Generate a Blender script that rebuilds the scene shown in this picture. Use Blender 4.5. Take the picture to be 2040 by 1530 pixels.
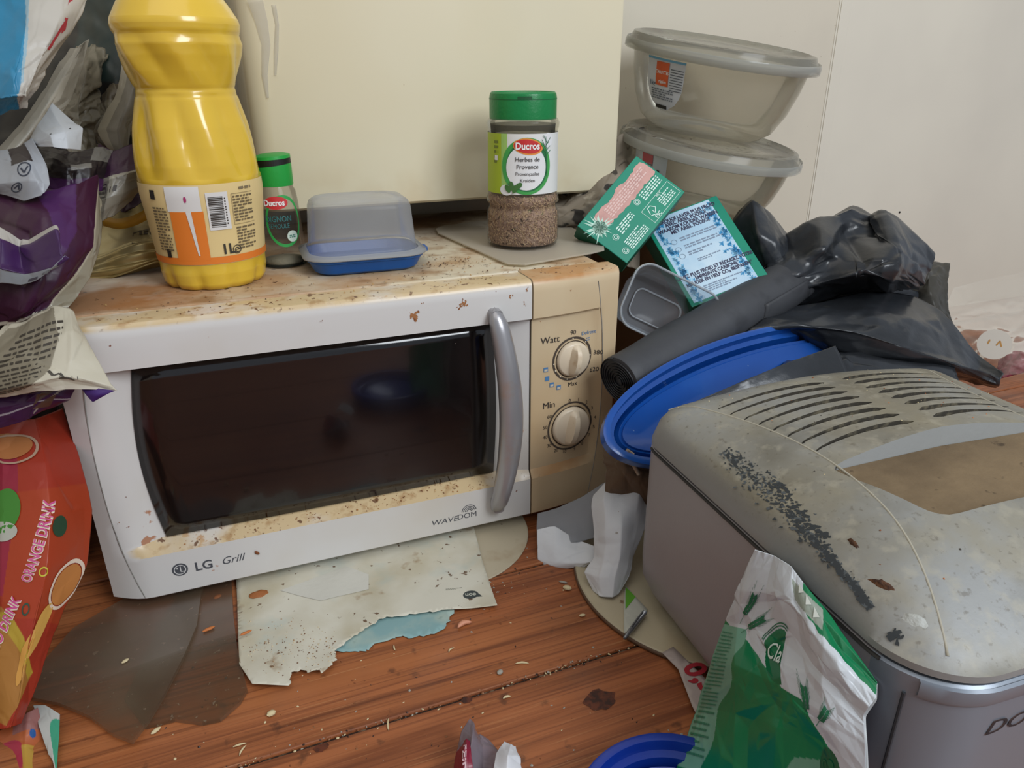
import bpy, math, random
import numpy as np
from mathutils import Vector, Matrix
from mathutils.geometry import delaunay_2d_cdt
random.seed(7)
for o in list(bpy.data.objects): bpy.data.objects.remove(o, do_unlink=True)
scene = bpy.context.scene
COL = scene.collection

# ---------------------------------------------------------------- camera
YAW, PITCH, ROLL = 0.3779, 0.40238, 0.00184
CAM = np.array([0.12238, -0.56003, 0.40888]); FPX = 1473.0
_f = np.array([math.sin(YAW)*math.cos(PITCH), math.cos(YAW)*math.cos(PITCH), -math.sin(PITCH)])
_r = np.array([math.cos(YAW), -math.sin(YAW), 0.0]); _d = np.cross(_f, _r)
RR = _r*math.cos(ROLL) + _d*math.sin(ROLL); DD = -_r*math.sin(ROLL) + _d*math.cos(ROLL); FF = _f
cd = bpy.data.cameras.new('camera'); cam = bpy.data.objects.new('camera', cd); COL.objects.link(cam)
cd.sensor_fit = 'HORIZONTAL'; cd.sensor_width = 36.0; cd.lens = FPX/2040*36.0; cd.clip_start = 0.01
m = Matrix(((RR[0], -DD[0], -FF[0], CAM[0]), (RR[1], -DD[1], -FF[1], CAM[1]), (RR[2], -DD[2], -FF[2], CAM[2]), (0, 0, 0, 1)))
cam.matrix_world = m
scene.camera = cam
# ---------------------------------------------------------------- light and exposure
vs = scene.view_settings
vs.view_transform = 'Standard'; vs.look = 'None'; vs.gamma = 1.0; vs.use_curve_mapping = False
vs.exposure = 0.0
w = bpy.data.worlds.new('world'); scene.world = w; w.use_nodes = True
w.node_tree.nodes['Background'].inputs[0].default_value = (0.80, 0.88, 1.0, 1)
w.node_tree.nodes['Background'].inputs[1].default_value = 0.42
def area(name, loc, target, sx, sy, power, color):
    l = bpy.data.lights.new(name, 'AREA'); l.shape = 'RECTANGLE'; l.size = sx; l.size_y = sy; l.energy = power; l.color = color
    o = bpy.data.objects.new(name, l); COL.objects.link(o); o.location = loc
    o.rotation_euler = (Vector(target)-Vector(loc)).to_track_quat('-Z', 'Y').to_euler()
    return o
area('window_light', (1.05, -1.75, 1.55), (0.45, 0.1, 0.2), 0.9, 1.1, 38.0, (0.90, 0.95, 1.0))
area('room_light', (-0.1, -0.6, 2.1), (0.4, 0.1, 0.0), 1.6, 1.6, 9.0, (1.0, 0.93, 0.84))

# ---------------------------------------------------------------- helpers
def ray(px, py): return RR*((px-1020)/FPX) + DD*((py-765)/FPX) + FF
def UZ(px, py, z=0.0): d = ray(px, py); return CAM + d*((z-CAM[2])/d[2])
def UY(px, py, y): d = ray(px, py); return CAM + d*((y-CAM[1])/d[1])
def UX(px, py, x): d = ray(px, py); return CAM + d*((x-CAM[0])/d[0])
def UD(px, py, D): return CAM + ray(px, py)*D
def depth(P): return float(np.dot(np.asarray(P)-CAM, FF))
def zat(x, y, py):
    """height on the vertical line over (x, y) seen in image row py"""
    t = (py-765)/FPX; b = np.array([x, y, 0.0])-CAM
    return float((t*b.dot(FF)-b.dot(DD))/(DD[2]-t*FF[2]))
def prof(x, y, rows):
    """(row, half width) pairs -> (radius, height) of a turned shape standing at (x, y)"""
    o = []
    for py, hw in rows:
        z = zat(x, y, py); D = depth((x, y, z)); o.append((hw*D/FPX, z))
    return o
def lin(c):
    if isinstance(c, str): c = tuple(int(c[i:i+2], 16)/255 for i in (0, 2, 4))
    return tuple((v/12.92 if v <= 0.04045 else ((v+0.055)/1.055)**2.4) for v in c[:3])
def L4(c): return lin(c)+(1.0,)

class Nodes:
    def __init__(s, name):
        s.m = bpy.data.materials.new(name); s.m.use_nodes = True; s.t = s.m.node_tree; s.t.nodes.clear()
        s.out = s.n('ShaderNodeOutputMaterial')
    def n(s, typ, **kw):
        x = s.t.nodes.new(typ)
        for k, v in kw.items(): setattr(x, k, v)
        return x
    def l(s, a, b): s.t.links.new(a, b)
    def noise(s, scale, detail=4, stretch=None, seed=0.0, rough=0.55):
        tc = s.n('ShaderNodeTexCoord'); mp = s.n('ShaderNodeMapping'); s.l(tc.outputs['Object'], mp.inputs[0])
        mp.inputs['Location'].default_value = (seed, seed*0.7, seed*1.3)
        if stretch: mp.inputs['Scale'].default_value = stretch
        nz = s.n('ShaderNodeTexNoise'); nz.inputs['Scale'].default_value = scale; nz.inputs['Detail'].default_value = detail
        nz.inputs['Roughness'].default_value = rough
        s.l(mp.outputs[0], nz.inputs['Vector']); return nz.outputs[0]
    def ramp(s, v, lo, hi):
        r = s.n('ShaderNodeMapRange'); r.clamp = True; s.l(v, r.inputs[0])
        r.inputs[1].default_value = lo; r.inputs[2].default_value = hi; return r.outputs[0]
    def math(s, op, a, b):
        q = s.n('ShaderNodeMath', operation=op)
        for i, v in enumerate((a, b)):
            if isinstance(v, (int, float)): q.inputs[i].default_value = v
            else: s.l(v, q.inputs[i])
        return q.outputs[0]
    def mix(s, f, a, b):
        q = s.n('ShaderNodeMix', data_type='RGBA')
        if isinstance(f, (int, float)): q.inputs[0].default_value = f
        else: s.l(f, q.inputs[0])
        for i, v in ((6, a), (7, b)):
            if isinstance(v, tuple): q.inputs[i].default_value = v
            else: s.l(v, q.inputs[i])
        return q.outputs[2]

def mat(name, color, rough=0.5, metal=0.0, spec=0.5, coat=0.0, layers=(), bump=None, attr=False, sss=0.0, roughvar=None):
    """layers: dicts c, scale, lo, hi, [detail, stretch, seed, up, amt]"""
    N = Nodes(name); p = N.n('ShaderNodeBsdfPrincipled'); N.l(p.outputs[0], N.out.inputs[0])
    c = L4(color)
    if attr:
        a = N.n('ShaderNodeAttribute'); a.attribute_name = 'Col'; c = a.outputs[0]
    for L in layers:
        f = N.ramp(N.noise(L['scale'], L.get('detail', 4), L.get('stretch'), L.get('seed', 0.0), L.get('rough', 0.55)), L['lo'], L['hi'])
        if L.get('up'):
            g = N.n('ShaderNodeNewGeometry'); sx = N.n('ShaderNodeSeparateXYZ'); N.l(g.outputs['Normal'], sx.inputs[0])
            f = N.math('MULTIPLY', f, N.ramp(sx.outputs[2], L['up'][0], L['up'][1]))
        if L.get('box'):   # a stain with a place of its own: axis, from, to (soft edge)
            tc = N.n('ShaderNodeTexCoord'); sx = N.n('ShaderNodeSeparateXYZ'); N.l(tc.outputs['Object'], sx.inputs[0])
            for ax, a0, a1 in L['box']: f = N.math('MULTIPLY', f, N.ramp(sx.outputs[ax], a0, a1))
        f = N.math('MULTIPLY', f, L.get('amt', 1.0))
        c = N.mix(f, c, L4(L['c']))
    if isinstance(c, tuple): p.inputs['Base Color'].default_value = c
    else: N.l(c, p.inputs['Base Color'])
    p.inputs['Roughness'].default_value = rough; p.inputs['Metallic'].default_value = metal
    p.inputs['Specular IOR Level'].default_value = spec; p.inputs['Coat Weight'].default_value = coat
    if roughvar:
        r = N.ramp(N.noise(roughvar[0], 3), 0.3, 0.7); rr = N.n('ShaderNodeMapRange'); N.l(r, rr.inputs[0])
        rr.inputs[3].default_value = roughvar[1]; rr.inputs[4].default_value = roughvar[2]; N.l(rr.outputs[0], p.inputs['Roughness'])
    if sss: p.inputs['Subsurface Weight'].default_value = sss; p.inputs['Subsurface Radius'].default_value = (0.01, 0.008, 0.004); p.inputs['Subsurface Scale'].default_value = 1.0
    if bump:
        b = N.n('ShaderNodeBump'); b.inputs['Strength'].default_value = bump[1]; b.inputs['Distance'].default_value = bump[2] if len(bump) > 2 else 0.002
        N.l(N.noise(bump[0], 5, bump[3] if len(bump) > 3 else None), b.inputs['Height']); N.l(b.outputs[0], p.inputs['Normal'])
    return N.m

def film(name, tint, haze=0.2, hazecol='ffffff', rough=0.12, gloss=0.10, layers=(), bump=None, attr=False):
    """see-through plastic: clear transmission with a milky share and a glossy skin"""
    N = Nodes(name); tr = N.n('ShaderNodeBsdfTransparent'); tr.inputs[0].default_value = L4(tint)
    df = N.n('ShaderNodeBsdfDiffuse'); tl = N.n('ShaderNodeBsdfTranslucent'); c = L4(hazecol)
    f = haze
    for L in layers:
        k = N.math('MULTIPLY', N.ramp(N.noise(L['scale'], L.get('detail', 4), L.get('stretch'), L.get('seed', 0.0)), L['lo'], L['hi']), L.get('amt', 1.0))
        if L.get('up'):
            g = N.n('ShaderNodeNewGeometry'); sx = N.n('ShaderNodeSeparateXYZ'); N.l(g.outputs['Normal'], sx.inputs[0])
            k = N.math('MULTIPLY', k, N.ramp(sx.outputs[2], L['up'][0], L['up'][1]))
        c = N.mix(k, c, L4(L['c'])); f = N.math('MAXIMUM', f, k)
    for d in (df, tl):
        if isinstance(c, tuple): d.inputs[0].default_value = c
        else: N.l(c, d.inputs[0])
    m1 = N.n('ShaderNodeMixShader'); m1.inputs[0].default_value = 0.4; N.l(df.outputs[0], m1.inputs[1]); N.l(tl.outputs[0], m1.inputs[2])
    m2 = N.n('ShaderNodeMixShader')
    if isinstance(f, float): m2.inputs[0].default_value = f
    else: N.l(f, m2.inputs[0])
    N.l(tr.outputs[0], m2.inputs[1]); N.l(m1.outputs[0], m2.inputs[2])
    gl = N.n('ShaderNodeBsdfGlossy'); gl.inputs['Roughness'].default_value = rough; gl.inputs[0].default_value = (1, 1, 1, 1)
    lw = N.n('ShaderNodeLayerWeight'); lw.inputs[0].default_value = 0.22
    k = N.math('MULTIPLY', lw.outputs[0], 0.8*min(1.0, gloss*1.8))
    m3 = N.n('ShaderNodeMixShader'); N.l(k, m3.inputs[0]); N.l(m2.outputs[0], m3.inputs[1]); N.l(gl.outputs[0], m3.inputs[2])
    if bump:
        b = N.n('ShaderNodeBump'); b.inputs['Strength'].default_value = bump[1]; b.inputs['Distance'].default_value = 0.002
        N.l(N.noise(bump[0], 4), b.inputs['Height'])
        for x in (df, gl): N.l(b.outputs[0], x.inputs['Normal'])
    N.l(m3.outputs[0], N.out.inputs[0]); return N.m

_pm = {}
def ink(c, rough=0.5):
    k = (c, rough)
    if k not in _pm: _pm[k] = mat('ink_'+c, c, rough)
    return _pm[k]

def tag(o, label=None, cat=None, group=None, kind=None):
    if label: o['label'] = label
    if cat: o['category'] = cat
    if group: o['group'] = group
    if kind: o['kind'] = kind
    return o
def thing(name, label, cat, loc, group=None):
    o = bpy.data.objects.new(name, None); COL.objects.link(o); o.location = tuple(loc); o.empty_display_size = 0.02
    o['_w'] = 1; del o['_w']
    return tag(o, label, cat, group)
def wmat(o):
    M = Matrix.Identity(4)
    while o is not None:
        M = o.matrix_parent_inverse @ o.matrix_basis @ M if o.parent else o.matrix_basis @ M
        o = o.parent
    return M
def obj(name, V, F, m, parent=None, smooth=False, fm=None, col=None, local=False, auto=None):
    me = bpy.data.meshes.new(name)
    me.from_pydata([tuple(map(float, v)) for v in V], [], [tuple(int(i) for i in f) for f in F])
    for x in (m if isinstance(m, (list, tuple)) else [m]): me.materials.append(x)
    if fm is not None: me.polygons.foreach_set('material_index', np.asarray(fm, dtype=np.int32))
    if smooth: me.polygons.foreach_set('use_smooth', np.ones(len(me.polygons), dtype=bool))
    if col is not None:
        a = me.color_attributes.new('Col', 'FLOAT_COLOR', 'POINT'); c = np.ones((len(V), 4)); c[:, :3] = col
        a.data.foreach_set('color', c.astype(np.float32).ravel())
    me.update()
    if auto is not None:
        import bmesh
        bm = bmesh.new(); bm.from_mesh(me)
        for f in bm.faces: f.smooth = True
        for e in bm.edges: e.smooth = not (len(e.link_faces) != 2 or e.calc_face_angle(0) > auto)
        bm.to_mesh(me); bm.free()
    o = bpy.data.objects.new(name, me); COL.objects.link(o)
    if parent is not None:
        o.parent = parent
        if not local: o.matrix_parent_inverse = wmat(parent).inverted()
    return o
def solid(o, t, off=0.0):
    md = o.modifiers.new('thickness', 'SOLIDIFY'); md.thickness = t; md.offset = off; return o
def bevel(o, w, seg=2, ang=0.6):
    md = o.modifiers.new('edges', 'BEVEL'); md.width = w; md.segments = seg; md.limit_method = 'ANGLE'; md.angle_limit = ang; return o
def struct(name, V, F, m, **k):
    o = obj(name, V, F, m, **k); o['kind'] = 'structure'; return o
def box(x0, x1, y0, y1, z0, z1):
    V = [(x, y, z) for z in (z0, z1) for y in (y0, y1) for x in (x0, x1)]
    return V, [(0, 2, 3, 1), (4, 5, 7, 6), (0, 1, 5, 4), (2, 6, 7, 3), (0, 4, 6, 2), (1, 3, 7, 5)]
def join(*parts):
    V = []; F = []
    for v, f in parts:
        n = len(V); V += [tuple(p) for p in v]; F += [tuple(i+n for i in q) for q in f]
    return V, F
def gfaces(nu, nv, wu=False):
    F = []
    for j in range(nv-1):
        for i in range(nu if wu else nu-1):
            a = j*nu+i; b = j*nu+(i+1) % nu; F.append((a, b, b+nu, a+nu))
    return F
def lathe(pr, n=48, c=(0, 0), rf=None, cap0=True, cap1=True):
    V = []
    for k, (r, z) in enumerate(pr):
        for i in range(n):
            a = 2*math.pi*i/n; q = r*(rf(a, z) if rf else 1); V.append((c[0]+q*math.cos(a), c[1]+q*math.sin(a), z))
    F = gfaces(n, len(pr), True)
    if cap0: F.append(tuple(range(n))[::-1])
    if cap1: F.append(tuple(range((len(pr)-1)*n, len(pr)*n)))
    return V, F
def rring(hx, hy, r, n=8, e=None):
    """rounded rectangle outline, counter-clockwise"""
    o = []; r = min(r, hx, hy)
    for k, (sx, sy) in enumerate(((1, 1), (-1, 1), (-1, -1), (1, -1))):
        for i in range(n+1):
            a = math.pi/2*k+math.pi/2*i/n; o.append((sx*(hx-r)+r*math.cos(a), sy*(hy-r)+r*math.sin(a)))
    return o
def loft(rings, n=8, caps=(True, True)):
    """rings of (hx, hy, r, z)"""
    V = []
    for hx, hy, r, z in rings: V += [(x, y, z) for x, y in rring(hx, hy, r, n)]
    m = 4*(n+1); F = gfaces(m, len(rings), True)
    if caps[0]: F.append(tuple(range(m))[::-1])
    if caps[1]: F.append(tuple(range((len(rings)-1)*m, len(rings)*m)))
    return V, F
def xf(VF, M): return [tuple(M @ Vector(v)) for v in VF[0]], VF[1]
def tube(P, R, n=8, cap=True):
    P = [Vector(p) for p in P]; V = []; up = Vector((0, 0, 1))
    for i, p in enumerate(P):
        t = (P[min(i+1, len(P)-1)]-P[max(i-1, 0)]).normalized(); s = t.cross(up)
        if s.length < 0.1: s = t.cross(Vector((0, 1, 0)))
        s.normalize(); q = s.cross(t); r = R[i] if isinstance(R, (list, tuple)) else R
        V += [tuple(p+s*(r*math.cos(2*math.pi*k/n))+q*(r*math.sin(2*math.pi*k/n))) for k in range(n)]
    F = gfaces(n, len(P), True)
    if cap: F += [tuple(range(n)), tuple(range((len(P)-1)*n, len(P)*n))[::-1]]
    return V, F
def polyl(C, n):
    C = np.asarray(C, float); k = len(C); t = np.linspace(0, k-1, n); i = np.minimum(t.astype(int), k-2); f = (t-i).reshape((-1,)+(1,)*(C.ndim-1)); return C[i]*(1-f)+C[i+1]*f
def catmull(C, n):
    C = np.asarray(C, float); k = len(C)
    if k == 2:
        t = np.linspace(0, 1, n).reshape((-1,)+(1,)*(C.ndim-1)); return C[0]*(1-t)+C[1]*t
    E = np.concatenate([[2*C[0]-C[1]], C, [2*C[-1]-C[-2]]]); t = np.linspace(0, k-1, n); i = np.minimum(t.astype(int), k-2); f = (t-i).reshape((-1,)+(1,)*(C.ndim-1))
    a, b, c, d = E[i], E[i+1], E[i+2], E[i+3]
    return 0.5*((2*b)+(c-a)*f+(2*a-5*b+4*c-d)*f*f+(3*b-a-3*c+d)*f**3)
def tri(x): return np.abs((x % 1.0)-0.5)*2
def facets(x, y, seed, size):
    """piecewise-flat relief: random heights at scattered points, joined by triangles"""
    rs = np.random.RandomState(seed); x0, y0 = x.min(), y.min(); sx = x.max()-x0+1e-6; sy = y.max()-y0+1e-6
    n = int(min(500, max(6, sx*sy/size**2))); m = 0.15
    P = [(x0+(rs.rand()*(1+2*m)-m)*sx, y0+(rs.rand()*(1+2*m)-m)*sy) for _ in range(n)]+[(x0+a*sx, y0+b*sy) for a in (-.5, .5, 1.5) for b in (-.5, .5, 1.5) if (a, b) != (.5, .5)]
    Z = rs.uniform(-1, 1, len(P)+16); vs_, _, fs_, *_ = delaunay_2d_cdt([Vector(p) for p in P], [], [], 0, 1e-7)
    h = np.zeros_like(x)
    for f in fs_:
        A, B, C = [vs_[i] for i in f]; za, zb_, zc_ = [Z[i] for i in f]; d = (B[1]-C[1])*(A[0]-C[0])+(C[0]-B[0])*(A[1]-C[1])
        if abs(d) < 1e-14: continue
        a = ((B[1]-C[1])*(x-C[0])+(C[0]-B[0])*(y-C[1]))/d; b = ((C[1]-A[1])*(x-C[0])+(A[0]-C[0])*(y-C[1]))/d; k = (a >= -1e-9) & (b >= -1e-9) & (a+b <= 1+1e-9)
        h[k] = (a*za+b*zb_+(1-a-b)*zc_)[k]
    return h
def crumple(x, y, seed, f=12.0):
    """folded-sheet relief: flat facets of two sizes meeting in sharp creases"""
    return facets(x, y, seed, 0.36/f)+0.38*facets(x, y, seed+100, 0.15/f)+0.14*facets(x, y, seed+200, 0.07/f)
class Surf:
    """a bent sheet: control net -> fine grid P(u, v); also used to lay print onto it"""
    def __init__(s, net, nu=60, nv=60, amp=0.0, f=12.0, seed=1, lf=None):
        C = np.array([[UD(*q) if len(q) == 3 else q[1:] for q in row] for row in net], float)
        A = catmull(C, nv); B = catmull(np.swapaxes(A, 0, 1), nu); s.P = np.swapaxes(B, 0, 1).copy()  # [v][u]
        if amp:
            A = polyl(C, nv); B = polyl(np.swapaxes(A, 0, 1), nu); s.P = 0.35*s.P+0.65*np.swapaxes(B, 0, 1)
        s.nu, s.nv = nu, nv; s.len_u = np.mean(np.linalg.norm(np.diff(s.P, axis=1), axis=2))*(nu-1); s.len_v = np.mean(np.linalg.norm(np.diff(s.P, axis=0), axis=2))*(nv-1)
        s.norm()
        if amp:
            U, Vv = np.meshgrid(np.linspace(0, s.len_u, nu), np.linspace(0, s.len_v, nv))
            h = crumple(U, Vv, seed, f)*amp
            s.P = s.P+s.N*h[..., None]; s.norm()
    def norm(s):
        a = np.gradient(s.P, axis=1); b = np.gradient(s.P, axis=0); n = np.cross(a, b)
        n /= np.linalg.norm(n, axis=2, keepdims=True)+1e-12
        # towards the camera side
        if np.sum(n*(CAM-s.P)) < 0: n = -n
        s.N = n
    def at(s, uv, off=0.0):
        uv = np.asarray(uv, float); x = np.clip(uv[:, 0], 0, 1)*(s.nu-1); y = np.clip(uv[:, 1], 0, 1)*(s.nv-1)
        i = np.minimum(x.astype(int), s.nu-2); j = np.minimum(y.astype(int), s.nv-2); a = (x-i)[:, None]; b = (y-j)[:, None]
        def bl(A): return (A[j, i]*(1-a)+A[j, i+1]*a)*(1-b)+(A[j+1, i]*(1-a)+A[j+1, i+1]*a)*b
        return bl(s.P)+bl(s.N)*off
    def mesh(s, name, m, parent=None, col=None, mask=None, thick=0.0, fmi=None, smooth=True):
        U, Vv = np.meshgrid(np.linspace(0, 1, s.nu), np.linspace(0, 1, s.nv))
        V = s.P.reshape(-1, 3); F = np.array(gfaces(s.nu, s.nv))
        if mask is not None:
            k = mask(U, Vv).ravel(); F = F[k[F].all(axis=1)]
        c = None
        if col is not None: c = np.array(col(U.ravel(), Vv.ravel()))
        if mask is not None:
            used = np.unique(F); mp = -np.ones(len(V), int); mp[used] = np.arange(len(used)); V = V[used]; F = mp[F]
            if c is not None: c = c[used]
        o = obj(name, V, F, m, parent, smooth=smooth, col=c)
        if thick: solid(o, thick)
        return o
# ---- flat print as 2-D shapes (lists of verts, faces), laid onto a surface by a map
_tc = {}
def text2(s, size=1.0, bold=0.0, shear=0.0, align='CENTER', sx=1.0):
    k = (s, bold, shear, align)
    if k not in _tc:
        cu = bpy.data.curves.new('t', 'FONT'); cu.body = s; cu.size = 1.0; cu.offset = bold; cu.shear = shear; cu.align_x = align; cu.resolution_u = 3
        cu.fill_mode = 'FRONT'
        o = bpy.data.objects.new('t', cu); COL.objects.link(o)
        dg = bpy.context.evaluated_depsgraph_get(); me = bpy.data.meshes.new_from_object(o.evaluated_get(dg))
        _tc[k] = ([tuple(v.co)[:2] for v in me.vertices], [tuple(p.vertices) for p in me.polygons])
        bpy.data.objects.remove(o); bpy.data.curves.remove(cu); bpy.data.meshes.remove(me)
    V, F = _tc[k]; return [(x*size*sx, y*size) for x, y in V], F
def rect2(x0, x1, y0, y1, n=1, m=1):
    V = [(x0+(x1-x0)*i/n, y0+(y1-y0)*j/m) for j in range(m+1) for i in range(n+1)]
    return V, gfaces(n+1, m+1)
def disc2(cx, cy, rx, ry, n=24, rings=3, r0=0.0, rot=0.0):
    V = []; c, s = math.cos(rot), math.sin(rot)
    for k in range(rings+1):
        q = r0+(1-r0)*k/rings
        for i in range(n):
            a = 2*math.pi*i/n; x, y = q*rx*math.cos(a), q*ry*math.sin(a); V.append((cx+x*c-y*s, cy+x*s+y*c))
    return V, gfaces(n, rings+1, True)
def poly2(P): return list(P), [tuple(range(len(P)))]
def line2(P, w):
    V = []; F = []
    for i in range(len(P)-1):
        (a, b), (c, d) = P[i], P[i+1]; L = math.hypot(c-a, d-b)+1e-9; nx, ny = -(d-b)/L*w/2, (c-a)/L*w/2
        k = len(V); V += [(a+nx, b+ny), (a-nx, b-ny), (c-nx, d-ny), (c+nx, d+ny)]; F.append((k, k+1, k+2, k+3))
    return V, F
def micro2(x0, x1, y0, y1, rows, seed=0, fill=0.55):
    """a paragraph too small to read: short dashes in rows"""
    r = random.Random(seed); out = []; h = (y1-y0)/rows
    for k in range(rows):
        x = x0; end = x1 if r.random() < 0.7 else x0+(x1-x0)*(0.5+0.4*r.random())
        while x < end:
            wd = (0.6+r.random()*1.6)*h; e = min(x+wd, end); out.append(rect2(x, e, y1-(k+1)*h+h*(1-fill)/2, y1-k*h-h*(1-fill)/2)); x = e+h*0.45
    return join2(*out)
def join2(*parts):
    V = []; F = []
    for v, f in parts:
        n = len(V); V += list(v); F += [tuple(i+n for i in q) for q in f]
    return V, F
def mv2(VF, dx=0, dy=0, rot=0.0, s=1.0):
    c, sn = math.cos(rot)*s, math.sin(rot)*s
    return [(x*c-y*sn+dx, x*sn+y*c+dy) for x, y in VF[0]], VF[1]
def lay(name, VF, fn, m, parent, **k):
    """fn: array (n,2) -> array (n,3)"""
    if not VF[0]: return None
    o = obj(name, fn(np.array([v[:2] for v in VF[0]], float)), VF[1], m, parent, **k)
    if name in ('small_print', 'barcode', 'tick_marks', 'green_dashes'): o['kind'] = 'stuff'   # marks too small to pick apart
    return o
def plane_map(o, ex, ey, off=0.0):
    o = np.asarray(o, float); ex = np.asarray(ex, float); ey = np.asarray(ey, float); n = np.cross(ex, ey); n = n/np.linalg.norm(n)
    return lambda P: o+P[:, :1]*ex+P[:, 1:2]*ey+n*off
# ================================================================ setting
wood = mat('floor_wood', '9c5c36', 0.42, spec=0.45, layers=(
    dict(c='6f3a1e', scale=9, lo=0.42, hi=0.68, stretch=(0.5, 7, 1), detail=6),
    dict(c='a9683c', scale=5, lo=0.5, hi=0.75, stretch=(0.35, 3.5, 1), seed=3.0, amt=0.8),
    dict(c='532814', scale=26, lo=0.52, hi=0.68, stretch=(0.12, 5.5, 1), seed=5.0, detail=8, amt=0.8), dict(c='6a3820', scale=70, lo=0.50, hi=0.66, stretch=(0.05, 5.5, 1), seed=25.0, detail=8, amt=0.7), dict(c='c08a5c', scale=90, lo=0.60, hi=0.72, stretch=(0.10, 5.5, 1), seed=15.0, detail=6, amt=0.45),
    dict(c='4a2a1a', scale=60, lo=0.63, hi=0.72, seed=9.0, amt=0.65),
    dict(c='6e5546', scale=14, lo=0.55, hi=0.8, seed=12.0, amt=0.35)), bump=(30, 0.25, 0.001, (0.2, 5, 1)), roughvar=(18, 0.3, 0.6))
fl = struct('floor', *box(-1.2, 2.0, -1.3, 0.45, -0.03, -0.016), mat('sub_floor', '2c1a10', 0.9))
ys = [-0.181+0.0475-0.1205*9+0.1205*i for i in range(14)]
rs = random.Random(5)
wood_knot = mat('wood_knot', '5e2c17', 0.5, layers=(dict(c='32150b', scale=150, lo=0.42, hi=0.6), dict(c='7c4526', scale=70, lo=0.55, hi=0.7, seed=3)))
for i, y in enumerate(ys):
    y -= 0.0475
    cuts = [-1.2, rs.uniform(-0.75, -0.45), rs.uniform(0.9, 1.25), 2.0]
    if i % 2: cuts = [-1.2, rs.uniform(1.3, 1.5), 2.0]
    for k in range(len(cuts)-1):
        o = obj('plank', *box(cuts[k]+0.0008, cuts[k+1]-0.0008, y+0.0012, y+0.1193, -0.016, 0.0), wood, fl)
        bevel(o, 0.0014, 2)
# dirt packed in the joints
dirt = mat('joint_dirt', '2a1c12', 1.0, layers=(dict(c='6e5a46', scale=160, lo=0.5, hi=0.6),))
V = []; F = []
for y in ys: a = box(-1.2, 2.0, y-0.0475-0.0016, y-0.0475+0.0016, -0.006, -0.0022); V, F = join((V, F), a)
obj('joint_dirt', V, F, dirt, fl)['kind'] = 'stuff'
# knots in the boards
for (px, py, rx, ry) in ((1195, 1395, 0.012, 0.0085), (640, 1490, 0.005, 0.003), (930, 1395, 0.004, 0.003)):
    c = UZ(px, py); v, f = disc2(c[0], c[1], rx, ry, 20, 2)
    v = [(c[0]+(x-c[0])*(1+0.22*math.sin(7*math.atan2(y-c[1], x-c[0]))*rs.uniform(.3, 1)), c[1]+(y-c[1])*(1+0.18*rs.uniform(-1, 1))) for x, y in v]
    obj('knot', [(x, y, 0.0003) for x, y in v], f, wood_knot, fl)

wallm = mat('wall_paint', 'cec6b4', 0.6, spec=0.3, layers=(dict(c='aaa498', scale=3, lo=0.45, hi=0.8, amt=0.5), dict(c='8a7c66', scale=150, lo=0.73, hi=0.76, amt=0.6)), bump=(40, 0.05))
wallr = mat('panel_paint', 'd6d0c0', 0.5, spec=0.35, layers=(dict(c='bcb6aa', scale=2.5, lo=0.45, hi=0.8, amt=0.5), dict(c='8a7c66', scale=130, lo=0.74, hi=0.77, amt=0.5)))
struct('wall_back', *box(-1.2, 2.0, 0.37, 0.43, -0.016, 1.5), wallm)
pr_ = struct('wall_back_panel', *box(0.997, 2.0, 0.3692, 0.3699, -0.016, 1.5), wallr)   # boarded part, proud of the plaster
bevel(pr_, 0.0003, 2)
tr_ = struct('trim_1', *box(1.000, 1.018, 0.3680, 0.3691, -0.016, 1.5), wallr); bevel(tr_, 0.001, 3)
struct('wall_left', *box(-1.26, -1.2, -1.3, 0.43, -0.016, 1.5), wallm)
cpost = struct('trim_2', *box(0.574, 0.60, 0.335, 0.3695, -0.016, 1.5), wallm); bevel(cpost, 0.004, 3)
# fly speck on the wall
c = UY(1792, 423, 0.369)
o = obj('wall_speck', *xf(lathe([(0.0004, 0), (0.0019, 0.0003), (0.0014, 0.0010), (0.0003, 0.0013)], 12), Matrix.Translation((c[0], 0.3690, c[2])) @ Matrix.Rotation(math.pi/2, 4, 'X')), ink('1a1512'))
tag(o, 'tiny black fly speck on the pale wall panel above the bin bags', 'speck')

# ================================================================ cream cabinet behind the microwave
cream = mat('cream_enamel', 'dbd1b4', 0.28, spec=0.5, coat=0.15, layers=(dict(c='cdbb8e', scale=2.2, lo=0.42, hi=0.75, amt=0.6), dict(c='cfc9b0', scale=4, lo=0.5, hi=0.8, seed=4, amt=0.6),
    dict(c='8a5a30', scale=70, lo=0.735, hi=0.76, amt=0.8), dict(c='b08a50', scale=9, lo=0.5, hi=0.75, stretch=(1, 1, 1), seed=8, box=((2, 0.33, 0.28),), amt=0.6)))
CB = thing('wall_cabinet', 'cream enamelled cabinet hung low above the back of the microwave oven', 'cabinet', (0.36, 0.366, 0.2810))
rings = []
cx0, cx1, cy0, cy1 = 0.165, 0.5515, 0.200, 0.366
def cab_ring(z, ins=0.0):
    r = 0.018; P = []
    for k, (sx, sy) in enumerate(((1, 1), (-1, 1), (-1, -1), (1, -1))):
        rr = (0.003 if sx > 0 else 0.02)
        for i in range(7):
            a = math.pi/2*k+math.pi/2*i/6; hx = (cx1-cx0)/2-ins; hy = (cy1-cy0)/2-ins
            P.append(((cx0+cx1)/2+sx*(hx-rr)+rr*math.cos(a), (cy0+cy1)/2+sy*(hy-rr)+rr*math.sin(a), z))
    return P
V = []; zs = [(0.2810, 0.003), (0.2835, 0.0), (1.1, 0.0), (1.104, 0.003)]
for z, ins in zs: V += cab_ring(z, ins)
F = gfaces(28, len(zs), True)+[tuple(range(28))[::-1], tuple(range(84, 112))]
obj('door', V, F, cream, CB, auto=0.5)
dark_pl = mat('dark_plinth', '1c1814', 0.8)
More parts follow.
